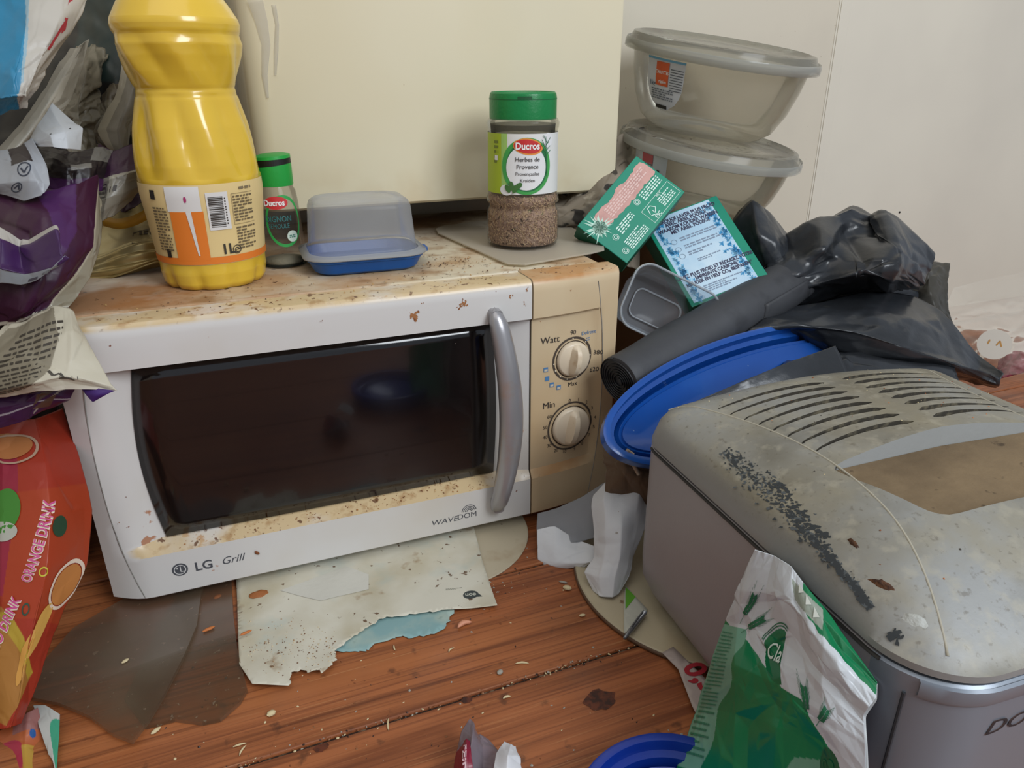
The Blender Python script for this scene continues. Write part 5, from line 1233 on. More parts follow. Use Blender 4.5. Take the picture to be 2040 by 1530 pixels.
lay('recycling_symbol', join2(disc2(.60, .48, .09, .12, 20, 1, r0=.84), disc2(.52, .78, .075, .10, 20, 1, r0=.82), line2([(.56, .46), (.60, .54), (.65, .44)], .022), line2([(.49, .80), (.54, .72), (.56, .82)], .022)), on(s), ink('2c3444'), o)
wrap('black_wrapper', 'black and silver wrapper in the gap under the bright white flap', 'wrapper', [
    [(80, 290, .60), (130, 300, .60), (190, 290, .61), (225, 300, .62)], [(85, 330, .585), (135, 335, .58), (180, 330, .59), (215, 335, .61)],
    [(80, 375, .585), (130, 380, .58), (175, 380, .585), (205, 380, .60)]], 0.004, 20, 50, paint('221a1c', (lambda u, v: (u > .65) & (v < .35), '6f6c66'), (lambda u, v: (abs(v-.5) < .06) & (u > .38) & (u < .68), '77736c'), (lambda u, v: v > .75, '3d1a42')))
# purple bags
s, o = wrap('purple_bag', 'deep purple glossy bag with white triangular seal, touching the juice bottle', 'bag', [
    [(195, 285, .64), (225, 300, .62), (260, 290, .63), (300, 280, .65)],
    [(190, 320, .625), (220, 325, .605), (255, 330, .61), (298, 320, .635)],
    [(186, 360, .61), (215, 352, .595), (255, 345, .60), (296, 335, .62)],
    [(186, 400, .605), (210, 395, .592), (245, 385, .60), (290, 365, .62)],
    [(188, 450, .605), (205, 440, .60), (225, 430, .605), (262, 400, .62)]], 0.0025, 12, 51, paint('3c1a3c', (lambda u, v: v > .50-.08*u, 'aaa595'), (lambda u, v: v > .56-.08*u, '858073')), m_=gloss_p, nu=110, nv=110)
lay('small_print', join2(micro2(.10, .28, .60, .70, 2, 3), line2([(.08, .58), (.30, .58), (.30, .73), (.08, .73), (.08, .58)], .012), micro2(.34, .52, .61, .70, 1, 4, 0.8)), on(s), ink('3a3430'), o)
s, o = wrap('purple_bag', 'largest purple bag with a cream border along its right edge, beside the microwave top', 'bag', [
    [(-80, 370, .56), (20, 375, .545), (90, 385, .54), (150, 370, .55), (190, 350, .57), (208, 400, .575)],
    [(-80, 430, .55), (20, 430, .53), (90, 430, .525), (145, 430, .54), (180, 425, .555), (205, 440, .565)],
    [(-80, 500, .545), (20, 500, .52), (90, 500, .515), (140, 500, .53), (172, 490, .545), (196, 500, .555)],
    [(-80, 570, .545), (20, 560, .52), (80, 560, .512), (120, 560, .525), (145, 545, .535), (182, 552, .545)],
    [(-80, 620, .545), (10, 610, .52), (50, 620, .515), (85, 600, .52), (115, 590, .528), (160, 590, .54)],
    [(-80, 660, .55), (0, 650, .53), (28, 648, .525), (60, 630, .52), (100, 618, .525), (140, 612, .535)]], 0.0055, 9, 52,
    paint('37132f', ([(.35, .0), (.60, .0), (.62, .3), (.50, .45), (.42, .2)], '452050'), (lambda u, v: u > .83-.20*np.maximum(0, v-.55), 'a59d8a'), (lambda u, v: (u > .86-.20*np.maximum(0, v-.55)), '8d8674'), (lambda u, v: v > 0.965, 'b3ad9e')), m_=gloss_p, nu=130, nv=120)
lay('small_print', join2(micro2(.60, .80, .955, .985, 1, 3, .8)), on(s), ink('201a1c'), o)
s, o = wrap('purple_flap', 'folded violet flap with white stripe and silver hem, lying over the purple bag', 'wrapper', [
    [(-80, 455, .52), (0, 452, .505), (40, 478, .512), (60, 480, .51), (110, 450, .50), (116, 455, .50)],
    [(-80, 480, .515), (0, 480, .498), (38, 495, .51), (60, 492, .505), (112, 462, .495), (118, 470, .495)],
    [(-80, 520, .51), (0, 525, .495), (45, 535, .505), (70, 520, .498), (118, 500, .490), (124, 505, .49)],
    [(-80, 538, .51), (0, 535, .492), (48, 545, .500), (75, 540, .495), (115, 528, .488), (134, 513, .488)],
    [(-80, 565, .515), (0, 565, .500), (40, 568, .505), (70, 560, .50), (95, 545, .495), (115, 532, .492)]], 0.0018, 14, 53,
    paint('3c1f4c', (lambda u, v: v < .20, 'a9a49c'), (lambda u, v: v > .76, '9aa2a8')), m_=gloss_p, nu=100, nv=80)
lay('recycling_symbol', join2(disc2(.72, .88, .05, .045, 18, 1, r0=.8), rect2(.50, .62, .90, .965)), on(s), ink('50505a'), o)
# lower text bag
s, o = wrap('text_bag', 'torn white bag corner with small print and purple edge, hanging over the microwave corner', 'bag', [
    [(10, 650, .52), (60, 640, .515), (108, 612, .51), (138, 618, .51), (150, 640, .512)],
    [(-30, 700, .505), (40, 690, .495), (95, 670, .488), (145, 660, .492), (172, 680, .50)],
    [(-80, 760, .50), (10, 740, .485), (70, 730, .478), (140, 715, .482), (196, 718, .492)],
    [(-90, 790, .50), (10, 775, .482), (60, 765, .472), (130, 750, .476), (222, 765, .488)],
    [(-90, 800, .505), (10, 792, .488), (70, 782, .478), (130, 778, .48), (232, 777, .488)]], 0.0030, 12, 54,
    paint('b9b29f', ([(.08, .05), (.52, .02), (.62, .30), (.62, .62), (.45, .85), (.05, .93), (-.05, .5)], '7f7765'), (lambda u, v: v > .93, 'c0b9a8')), nu=110, nv=90)
lay('small_print', join2(*[mv2(micro2(0, .42, 0, .035, 1, k, .6), .10+.012*k, .86-.058*k, rot=-0.10) for k in range(13)]), on(s), ink('38322a'), o)
lay('black_scrawl', join2(line2([(.62, .62), (.66, .70), (.70, .68), (.74, .76), (.80, .80)], .02), micro2(.70, .82, .72, .78, 1, 3, .8)), on(s), ink('3c362c'), o)
wrap('purple_corner', 'small purple triangular corner sticking out in front of the microwave door', 'wrapper', [
    [(158, 768, .490), (190, 773, .487), (230, 778, .486)], [(170, 784, .488), (192, 786, .485), (212, 786, .486)], [(184, 800, .488), (186, 800, .488), (188, 799, .488)]], 0.0, 10, 55, paint('3c1f66'), nu=20, nv=20)
wrap('purple_bag', 'dark purple bag bottom with thin white lines, under the torn text bag', 'bag', [
    [(-90, 790, .51), (20, 790, .498), (80, 780, .492), (150, 778, .50)],
    [(-90, 820, .51), (20, 812, .50), (70, 805, .494), (135, 795, .505)],
    [(-90, 870, .52), (10, 850, .508), (60, 835, .50), (118, 808, .515)]], 0.003, 12, 56,
    paint('3c1a44', (lambda u, v: np.abs(v-(.80-.45*u)) < .025, 'a098a0'), (lambda u, v: (u > .70) & (np.abs((u-.78)-(0.5-v)*.2) < .012), 'a59c90'), (lambda u, v: (u > .62) & (v > .1) & (v < .75) & (np.abs((u-.72)-(0.5-v)*.3) > .03) & (u < .85), '5a4438')), m_=gloss_p)
# gold pack with yellow strap behind the bottle
gold = mat('gold_foil', 'a08a58', 0.30, metal=0.55, spec=0.5, layers=(dict(c='c9bb8e', scale=10, lo=0.45, hi=0.65), dict(c='5e4a28', scale=18, lo=0.6, hi=0.75, amt=0.6)), bump=(30, 0.2))
GP = thing('coffee_pack', 'crumpled gold foil pack with a yellow strap, lying behind the juice bottle', 'pack', UD(250, 540, .62))
s = Surf([[(205, 440, .68), (255, 395, .70), (300, 365, .71), (380, 380, .73)],
          [(200, 470, .665), (255, 440, .675), (300, 440, .69), (380, 430, .71)],
          [(190, 500, .650), (250, 480, .650), (310, 475, .660), (380, 470, .69)],
          [(180, 530, .645), (245, 515, .640), (320, 500, .652), (380, 500, .69)],
          [(170, 552, .640), (240, 545, .636), (328, 518, .650), (380, 520, .69)],
          [(172, 562, .645), (245, 552, .645), (330, 525, .660), (380, 528, .70)]], 100, 100, 0.0, 10, 57)
vv = np.linspace(0, 1, 100)[:, None]; uu = np.linspace(0, 1, 100)[None, :]
s.P = s.P+s.N*(0.0016*np.sin(vv*52+uu*2)*(vv > .45)*(vv < .85)+0.0022*np.sin(vv*9+uu*7))[..., None]; s.norm()
o = s.mesh('foil_body', gold, GP); solid(o, 0.0006)
lay('printed_panel', join2(line2([(.42, .33), (.92, .25), (.92, .40), (.42, .46), (.42, .33)], .012), micro2(.50, .80, .30, .38, 2, 4, .7)), on(s, .0009), ink('3a2c1c'), GP)
V = []; P = [(205, 440, .66), (235, 446, .650), (265, 440, .648), (295, 425, .650), (330, 400, .66)]; q = catmull(np.array([UD(*p) for p in P]), 24); V = []
for i, p in enumerate(q): V += [tuple(p+np.array([0, 0, .0045])), tuple(p-np.array([0, 0, .0045]))]
o = obj('strap', V, [(2*i, 2*i+1, 2*i+3, 2*i+2) for i in range(23)], mat('strap_yellow', 'c9962a', 0.5), GP, smooth=True); solid(o, 0.0012); o['label'] = 'yellow strap'
wrap('red_tag', 'small red plastic scrap peeping out at the microwave top left corner', 'wrapper', [[(150, 565, .60), (160, 572, .595)], [(138, 598, .59), (155, 600, .585)], [(136, 612, .59), (146, 606, .585)]], 0.0006, 12, 58, paint('a33238'), nu=20, nv=20)

# orange drink sachets hanging down
def sachet_col(u, v):
    o = np.tile(np.array(lin('96301e')), (len(u), 1))
    o[(u < .45) & (v > .1) & (v < .55)] = lin('8c2438')
    k = (u > .40-.25*(v-.35)) & (v > .22) & (v < .62); o[k] = lin('9c3a1e')
    k = inpoly([(.18, .54), (.38, .60), (.86, .78), (.52, .99), (.0, .92), (.0, .72)], u, v); o[k] = lin('9c6a30')
    k = inpoly([(.30, .60), (.38, .60), (.86, .78), (.80, .80), (.40, .66)], u, v); o[k] = lin('a88c30')
    return o
s = Surf([[(-90, 830, .56), (0, 838, .54), (70, 830, .54), (125, 812, .56)],
          [(-90, 920, .54), (0, 930, .515), (90, 920, .515), (158, 905, .545)],
          [(-90, 1020, .52), (0, 1030, .50), (100, 1020, .50), (184, 1015, .535)],
          [(-90, 1110, .51), (0, 1120, .49), (95, 1120, .492), (175, 1125, .525)],
          [(-90, 1200, .505), (0, 1200, .485), (80, 1200, .487), (128, 1215, .51)],
          [(-90, 1300, .50), (0, 1300, .482), (55, 1300, .482), (95, 1300, .50)],
          [(-90, 1380, .50), (0, 1390, .48), (40, 1390, .478), (68, 1385, .49)],
          [(-90, 1450, .50), (0, 1452, .478), (20, 1450, .476), (44, 1442, .485)]], 140, 200, 0.0022, 9, 60)
SA = s.mesh('drink_sachets', gloss_p, col=sachet_col); solid(SA, 0.0006); tag(SA, 'strip of orange and red powdered drink sachets hanging left of the microwave', 'sachet strip')
def uvp(px, py):   # nearest sheet coordinates of a picture point, for placing print
    X = s.P.reshape(-1, 3)-CAM; d = X@FF; x = 1020+FPX*(X@RR)/d; y = 765+FPX*(X@DD)/d
    k = int(np.argmin((x-px)**2+(y-py)**2)); return ((k % s.nu)/(s.nu-1), (k//s.nu)/(s.nv-1))
def label_on(txt, p0, p1, size, m_, name='lettering', bold=.03, par=None, off=.0012, sx=1.0):
    a = np.array(uvp(*p0)); b = np.array(uvp(*p1)); A3, B3 = s.at([a])[0], s.at([b])[0]; L = np.linalg.norm(B3-A3); du = (b-a)/L
    W_, H_ = s.len_u, s.len_v; t = np.array([du[0]*W_, du[1]*H_]); t /= np.linalg.norm(t); nrm = np.array([t[1], -t[0]])
    VF = text2(txt, 1.0, bold=bold, align='LEFT'); xs = [v[0] for v in VF[0]]; k = L/max(xs)
    return lay(name, VF, lambda P: s.at([a+du*(x*k)+np.array([nrm[0]/W_, nrm[1]/H_])*(y*size) for x, y in P], off), m_, par or SA)
pinkl = ink('c24a86'); whl = ink('d8c4b0')
def disc_on(c, r3x, r3y, m_, name, rot=0.0, r0=0.0, off=.0009, par=None, n=28):
    a = np.array(uvp(*c)); VF = disc2(0, 0, r3x, r3y, n, 3, r0, rot)
    return lay(name, VF, lambda P: s.at([a+np.array([x/s.len_u, y/s.len_v]) for x, y in P], off), m_, par or SA, smooth=True)
disc_on((128, 1165), .0130, .0190, whl, 'glass_picture', .25, .86); disc_on((128, 1165), .0105, .0155, ink('b8763a'), 'glass_picture', .25)
disc_on((118, 1050), .0055, .0065, ink('22402a'), 'leaf_picture'); disc_on((88, 1138), .0034, .0040, ink('b8a82a'), 'round_symbol', 0, .7); disc_on((52, 1212), .0034, .0042, ink('2c4a3c'), 'round_symbol', 0, .7)
disc_on((10, 1020), .0110, .0150, ink('3c7a2a'), 'leaf_picture', .3); disc_on((5, 1060), .0110, .0070, ink('a8a89c'), 'cup_picture')
disc_on((20, 890), .0200, .0085, ink('a5683a'), 'bowl_picture'); disc_on((30, 898), .0215, .0100, ink('a88a74'), 'bowl_rim', 0, .88, .0012)
disc_on((75, 1255), .0065, .0200, ink('c99a4a'), 'mango_picture', .35); disc_on((50, 1310), .0065, .0200, ink('c08a3c'), 'mango_picture', .35)
label_on('ORANGE DRINK', (62, 1160), (108, 998), .0105, whl, off=.0010, bold=.06); label_on('ORANGE DRINK', (62, 1160), (108, 998), .0105, pinkl, off=.0014, bold=.01)
label_on('MANGO DRINK', (-28, 1345), (44, 1195), .0110, whl, off=.0010, bold=.06); label_on('MANGO DRINK', (-28, 1345), (44, 1195), .0110, pinkl, off=.0014, bold=.01)
s2, o = wrap('fruit_packet', 'pink and yellow fruit drink packet on the floor in the lower left corner', 'sachet', [
    [(-90, 1430, .50), (0, 1455, .495), (55, 1420, .495), (75, 1410, .50)], [(-90, 1500, .49), (0, 1500, .485), (50, 1490, .482), (95, 1500, .49)], [(-90, 1600, .455), (0, 1600, .452), (60, 1590, .453), (112, 1560, .462)]], 0.0012, 12, 61,
    paint('a85a34', (lambda u, v: (v < .25) & (u > .5), '8a5a54'), (lambda u, v: (np.hypot((u-.45)*1.1, v-.55) < .22), 'a03044'), (lambda u, v: (u > .62) & (v > .45), 'b08a3a'), (lambda u, v: (np.hypot(u-.78, (v-.30)) < .06), '22508a')), m_=gloss_p)
s2, o = wrap('green_packet', 'white packet scrap with a green curve beside the fruit packet, lower left', 'packet', [
    [(66, 1405, .505), (90, 1405, .503), (120, 1424, .497)], [(80, 1450, .492), (100, 1460, .488), (118, 1470, .484)], [(95, 1500, .478), (105, 1515, .472), (112, 1545, .464)]], 0.0006, 12, 62,
    paint('b3b4ae', (lambda u, v: np.hypot((u-1.05)*0.8, v-.55) < .42, '3f9a7a')), nu=60, nv=60)
# ================================================================ between and on the floor
def fl(px, py, z=0.0): p = UZ(px, py, z); return (p[0], p[1])
def circ3(a, b, c):
    (x1, y1), (x2, y2), (x3, y3) = a, b, c; A_ = np.array([[x2-x1, y2-y1], [x3-x1, y3-y1]])*2; B_ = np.array([x2*x2-x1*x1+y2*y2-y1*y1, x3*x3-x1*x1+y3*y3-y1*y1]); q = np.linalg.solve(A_, B_); return q, math.hypot(q[0]-x1, q[1]-y1)
board = mat('board_cream', 'b3a78c', 0.55, layers=(dict(c='8c7450', scale=12, lo=0.52, hi=0.75, amt=0.7), dict(c='6a4424', scale=45, lo=0.66, hi=0.70, amt=0.8)))
c, R_ = circ3(fl(1146, 1140), fl(1203, 1238), fl(1362, 1324))
t = thing('round_board', 'round cream cake board on the floor under the bread machine corner', 'board', (c[0], c[1], 0))
obj('disc', *lathe([(R_-.0006, .0003), (R_, .0010), (R_, .0034), (R_-.0012, .0045)], 110, tuple(c)), board, t, auto=.6)
obj('edge_band', *lathe([(R_+.0004, .0004), (R_+.0012, .0012), (R_+.0012, .0030), (R_+.0002, .0040)], 110, tuple(c), cap0=False, cap1=False), ink('5d4634'), t, smooth=True)
c2, R2 = circ3(fl(1052, 1072), fl(1034, 1112), fl(985, 1150))
o = obj('paper_disc', *lathe([(R2, .0003), (R2, .0008), (R2-.0006, .0012)], 80, tuple(c2)), mat('disc_paper', 'b5a990', 0.7, layers=(dict(c='8c6c44', scale=20, lo=0.55, hi=0.75, amt=0.7), dict(c='4a2c16', scale=120, lo=0.69, hi=0.71)))); tag(o, 'round cream paper disc peeping out under the right corner of the microwave', 'paper')
# letters under the microwave
paper = mat('old_paper', 'cac5b4', 0.75, layers=(dict(c='a79a78', scale=14, lo=0.45, hi=0.72, amt=0.7), dict(c='a6b4ae', scale=22, lo=0.58, hi=0.7, seed=4, amt=0.4), dict(c='5c3c20', scale=130, lo=0.66, hi=0.69, amt=0.9), dict(c='8a6a44', scale=30, lo=0.64, hi=0.72, seed=9, amt=0.7)), bump=(30, 0.25))
bluep = mat('blue_paper', '7fa0a0', 0.75, layers=(dict(c='a2b0a4', scale=30, lo=0.45, hi=0.7), dict(c='5e7a74', scale=60, lo=0.6, hi=0.7, amt=0.6)))
J_ = 0.0011
o = sheet2('blue_paper', [fl(700, 1150), fl(905, 1150), fl(905, 1225)+(J_,), fl(880, 1258)+(J_,), fl(850, 1268)+(J_,), fl(800, 1270)+(J_,), fl(755, 1283)+(J_,), fl(730, 1296)+(J_,), fl(690, 1300)+(J_,), fl(665, 1300)], lambda x, y: wob(x, y, 60, .0004, .0012), bluep, thick=.0002, seed=3); tag(o, 'torn pale blue paper sticking out below the stained envelope', 'paper')
def zenv(x, y): return max(.0012, wob(x, y, 45, .0007, .0032)+0.0022*max(0, min(1, (-y-.09)/.03)))
EN = sheet2('envelope', [fl(470, 1110), fl(940, 1040), fl(960, 1120), fl(991, 1213), fl(880, 1222)+(J_*.6,), fl(760, 1240)+(.0006,), fl(690, 1285)+(J_,), fl(672, 1300)+(J_,), fl(664, 1335)+(J_,), fl(645, 1350)+(J_,), fl(612, 1345)+(J_,), fl(582, 1348)+(J_,), fl(577, 1376), fl(505, 1375), fl(478, 1330)],
    zenv, paper, thick=.0003, step=.004, seed=5); tag(EN, 'stained and torn white envelope slid under the front of the microwave', 'envelope')
o = sheet2('address_panel', [fl(560, 1185), fl(690, 1135), fl(735, 1150), fl(735, 1180), fl(640, 1205)], lambda x, y: zenv(x, y)+.0006, mat('window_paper', 'c3c0b4', 0.35, bump=(60, 0.4)), parent=EN, seed=2)
def onenv(off): return lambda P: np.array([(x, y, zenv(x, y)+off) for x, y in P])
lc_ = fl(938, 1190); q1 = fl(1010, 1182)
def env_txt(s_, c, size, bold=.02):   # printed upside-down to the viewer
    a = math.atan2(q1[1]-lc_[1], q1[0]-lc_[0])+math.pi; return mv2(text2(s_, size, bold=bold), c[0], c[1], rot=a)
lay('logo', join2(disc2(lc_[0], lc_[1], .0065, .0050, 24, 1), ([(lc_[0]+.003, lc_[1]-.004), (lc_[0]+.0085, lc_[1]-.0055), (lc_[0]+.006, lc_[1]+.001)], [(0, 1, 2)])), onenv(.0004), ink('3a403e'), EN)
lay('lettering', env_txt('eon', (lc_[0]+.0002, lc_[1]+.0015), .0062), onenv(.0006), ink('c4c4b4'), EN)
cc = fl(905, 1180); lay('small_print', mv2(micro2(-.007, .007, -.0012, .0012, 2, 4, .5), cc[0], cc[1], rot=math.atan2(q1[1]-lc_[1], q1[0]-lc_[0])), onenv(.0004), ink('77776a'), EN)
for name, px, py, L_, w_ in (('food_stain', 518, 1190, .0085, .0055),):
    c = fl(px, py); r = random.Random(3); n = 14
    V = [(c[0]+L_*r.uniform(.8, 1.1)*math.cos(6.283*i/n), c[1]+w_*r.uniform(.8, 1.1)*math.sin(6.283*i/n), zenv(*c)+.0003) for i in range(n)]+[(c[0]+L_*.5*r.uniform(.7, 1.1)*math.cos(6.283*i/n), c[1]+w_*.5*math.sin(6.283*i/n), zenv(*c)+.0020) for i in range(n)]
    obj(name, V, gfaces(n, 2, True)+[tuple(range(n, 2*n))], mat('dried_food', '96592a', 0.6, bump=(120, .8)), EN, smooth=True)
V = []; F = []; r = random.Random(12)
for i in range(260):   # gritty crust on the left end of the envelope
    px = 480+r.random()**0.7*190; py = 1255+r.gauss(45, 26)
    if py > 1365 or (px > 640 and py > 1330): continue
    c = fl(px, py); s_ = r.uniform(.0003, .0011); k = len(V); z = zenv(*c)
    V += [(c[0]+s_*math.cos(a), c[1]+s_*math.sin(a), z) for a in (0, 2.1, 4.2)]+[(c[0], c[1], z+s_)]; F += [(k, k+1, k+3), (k+1, k+2, k+3), (k+2, k, k+3)]
o = obj('crust', V, F, [ink('6b4a30'), ink('9a7c58'), ink('c0b090')], EN, fm=[(i//3) % 3 for i in range(len(F))]); o['kind'] = 'stuff'
# broken glass on the left
shard_m = film('shard_glass', 'e6ddd0', 0.16, 'a8967c', 0.35, 0.10, layers=(dict(c='8a7a64', scale=190, lo=0.66, hi=0.7, amt=0.9), dict(c='5c5040', scale=9, lo=0.4, hi=0.7, amt=0.45)))
sh1 = [fl(125, 1290), fl(330, 1170), fl(500, 1120), fl(455, 1100), fl(405, 1195), fl(395, 1260), fl(370, 1320), fl(330, 1400), fl(300, 1450), fl(268, 1492), fl(230, 1478), fl(180, 1440), fl(120, 1415), fl(78, 1402), fl(75, 1350)]
sh1 = [fl(75, 1350), fl(150, 1265), fl(260, 1200), fl(330, 1120), fl(420, 1120), fl(403, 1200), fl(395, 1260), fl(370, 1320), fl(330, 1400), fl(300, 1450), fl(268, 1492), fl(230, 1478), fl(180, 1440), fl(120, 1415), fl(70, 1405)]
sh2 = [fl(395, 1130), fl(460, 1130), fl(466, 1230), fl(474, 1300), fl(494, 1380), fl(480, 1405), fl(440, 1440), fl(405, 1447), fl(350, 1440), fl(290, 1455), fl(250, 1400), fl(320, 1250)]
def slab(name, P, z, h, m_, label, cat):
    n = len(P); V = [(x, y, z) for x, y in P]+[(x, y, z+h) for x, y in P]
    o = obj(name, V, [tuple(range(n))[::-1], tuple(range(n, 2*n))]+[(i, (i+1) % n, n+(i+1) % n, n+i) for i in range(n)], m_); tag(o, label, cat); return o
slab('glass_shard', sh2, .0006, .0030, shard_m, 'lower curved shard of smoky glass lying half under the other one', 'glass shard')
slab('glass_shard', sh1, .0042, .0030, shard_m, 'large upper shard of smoky glass on the floor in front of the microwave, left', 'glass shard')
# white tissues between microwave and bread machine
tis = mat('tissue', 'd6d8da', 0.8, sss=0.0, layers=(dict(c='aeb0b6', scale=6, lo=0.45, hi=0.75, amt=0.6), dict(c='8a7c6c', scale=140, lo=0.73, hi=0.75, amt=0.7)), bump=(150, 0.1))
tisf = film('tissue_film', 'e0e2e4', 0.72, 'b8babe', 0.4, 0.2)
s = Surf([[(1070, 1022, .70), (1110, 1010, .695), (1160, 990, .695), (1200, 965, .70), (1230, 950, .70)],
          [(1068, 1050, .688), (1100, 1045, .68), (1150, 1035, .678), (1190, 1020, .68), (1225, 1010, .685)],
          [(1070, 1085, .680), (1105, 1085, .668), (1150, 1080, .665), (1190, 1070, .668), (1222, 1060, .675)]], 60, 50, .0016, 12, 70)
o = s.mesh('tissue', tisf); solid(o, .0003); tag(o, 'thin see-through tissue propped against the microwave under its dial panel', 'tissue')
s = Surf([[(1070, 1055, .676), (1105, 1048, .672), (1150, 1075, .668), (1195, 1092, .655)],
          [(1069, 1085, .673), (1105, 1085, .664), (1150, 1098, .658), (1190, 1105, .650)],
          [(1072, 1112, .671), (1108, 1120, .660), (1150, 1122, .652), (1180, 1120, .646)],
          [(1084, 1134, .668), (1110, 1132, .662), (1140, 1130, .657), (1165, 1130, .652)]], 60, 50, .0018, 13, 71)
o = s.mesh('tissue', tis); solid(o, .0003); tag(o, 'folded white tissue lying lowest, just right of the microwave bottom corner', 'tissue')
s = Surf([[(1180, 985, .66), (1205, 960, .655), (1240, 950, .65), (1275, 935, .645), (1290, 930, .65)],
          [(1178, 1010, .648), (1203, 995, .632), (1235, 990, .635), (1272, 985, .632), (1290, 990, .645)],
          [(1184, 1060, .640), (1208, 1055, .622), (1238, 1050, .618), (1262, 1050, .628), (1285, 1055, .635)],
          [(1183, 1110, .634), (1205, 1110, .618), (1235, 1110, .612), (1254, 1105, .622), (1262, 1110, .63)],
          [(1163, 1140, .630), (1195, 1150, .614), (1225, 1150, .610), (1248, 1140, .618), (1258, 1135, .626)],
          [(1180, 1178, .622), (1198, 1188, .614), (1220, 1190, .610), (1232, 1184, .614), (1252, 1150, .622)]], 90, 90, .0022, 13, 72)
o = s.mesh('tissue', tis); solid(o, .0003); tag(o, 'tall crumpled white tissue standing against the left side of the bread machine', 'tissue')
# scraps on the board
o = sheet2('green_leaflet', [fl(1245, 1165, .006), fl(1262, 1185, .006), fl(1290, 1215, .006), fl(1262, 1255, .006), fl(1243, 1262, .006), fl(1243, 1215, .006)], lambda x, y: .0062, mat('leaflet_white', 'b4b4a8', .5), thick=.0003); tag(o, 'white leaflet scrap with a green corner on the round board', 'paper')
sheet2('green_corner', [fl(1246, 1170, .006), fl(1266, 1190, .006), fl(1246, 1215, .006)], lambda x, y: .0066, mat('leaflet_green', '5c9c2c', .5), parent=o)
a, b = Vector((*fl(1243, 1275, .008), .0090)), Vector((*fl(1284, 1222, .008), .0090))
pen = thing('pen', 'slim silver pen lying across the round board beside the green leaflet', 'pen', a)
obj('barrel', *tube([a, a.lerp(b, .03), a.lerp(b, .3), b], [.0006, .0014, .0020, .0022], 12), mat('pen_metal', '8a8c90', .25, metal=.8), pen, smooth=True)
obj('clip', *tube([a.lerp(b, .35)+Vector((0, 0, .0024)), a.lerp(b, .9)+Vector((0, 0, .0030))], .0005, 6), bpy.data.materials['pen_metal'], pen)
rp = mat('price_leaflet', 'a79a94', .5)
P = [fl(1318, 1312), fl(1340, 1300), fl(1480, 1440), fl(1420, 1500), fl(1378, 1420), fl(1350, 1345)]
o = sheet2('price_leaflet', P, lambda x, y: .0056 if x*0 == 0 else 0, rp, thick=.0003); tag(o, 'greyish price leaflet with red numerals on the floor beside the bread machine', 'leaflet')
a = fl(1362, 1335); b = fl(1420, 1400); an = math.atan2(b[1]-a[1], b[0]-a[0])
lay('red_numerals', mv2(text2('0,50', .024, bold=.03, align='LEFT'), a[0]-.004, a[1]-.002, rot=an), lambda P: np.array([(x, y, .0062) for x, y in P]), ink('9c2430'), o)
# blue basin in the foreground
b0 = fl(1330, 1610, .012)
basin('round_basin', 'deep blue plastic basin cut by the lower picture edge, in front of the flour bag', (b0[0]-0.004, b0[1]-.008, .0005), .3, .050, .046, .022, mat('basin_deep_blue', '0c2f8c', .3, coat=.2, layers=(dict(c='1a48a0', scale=15, lo=.5, hi=.75, amt=.5),)))
# sweet wrapper and napkin
wf = film('wrapper_film', 'dcd2d8', .50, 'a8a0aa', .2, .8, bump=(40, .5))
s = Surf([[(905, 1580, 0.455), (912, 1500, 0.465), (922, 1455, 0.475), (936, 1431, 0.480)],
          [(925, 1590, 0.442), (932, 1520, 0.448), (940, 1470, 0.460), (945, 1440, 0.475)],
          [(960, 1590, 0.448), (962, 1530, 0.455), (960, 1490, 0.465), (950, 1465, 0.475)],
          [(1000, 1590, 0.445), (1000, 1530, 0.455), (992, 1500, 0.465), (972, 1478, 0.475)]], 70, 60, .0022, 26, 80)
WR = s.mesh('sweet_wrapper', wf); solid(WR, .0002); tag(WR, 'translucent sweet wrapper with a crimson band at the lower picture edge', 'wrapper')
s3 = Surf([[(905, 1600, 0.450), (930, 1600, 0.438), (945, 1590, 0.442)], [(905, 1530, 0.460), (922, 1530, 0.444), (942, 1525, 0.446)], [(908, 1498, 0.464), (925, 1492, 0.450), (938, 1495, 0.452)], [(922, 1478, 0.468), (929, 1470, 0.460), (936, 1476, 0.460)]], 50, 60, .0010, 26, 81)
o = s3.mesh('crimson_band', mat('band_crimson', '7a1830', .35), WR); solid(o, .0002)
lay('lettering', mv2(text2('FEINE', .22, bold=.03, sx=1.3), .5, .42, rot=-1.45), lambda P: s3.at(P, .0006), ink('c8a8ac'), o)
s = Surf([[(985, 1600, 0.435), (985, 1530, 0.442), (990, 1500, 0.452), (1005, 1478, 0.462)],
          [(1010, 1600, 0.430), (1010, 1540, 0.435), (1012, 1505, 0.442), (1018, 1482, 0.458)],
          [(1040, 1600, 0.435), (1040, 1540, 0.442), (1034, 1510, 0.450), (1026, 1490, 0.460)]], 60, 60, .0012, 22, 82)
o = s.mesh('napkin', mat('napkin_white', 'c9c9cd', .8)); solid(o, .0004); tag(o, 'crumpled white napkin beside the sweet wrapper at the lower edge', 'napkin')
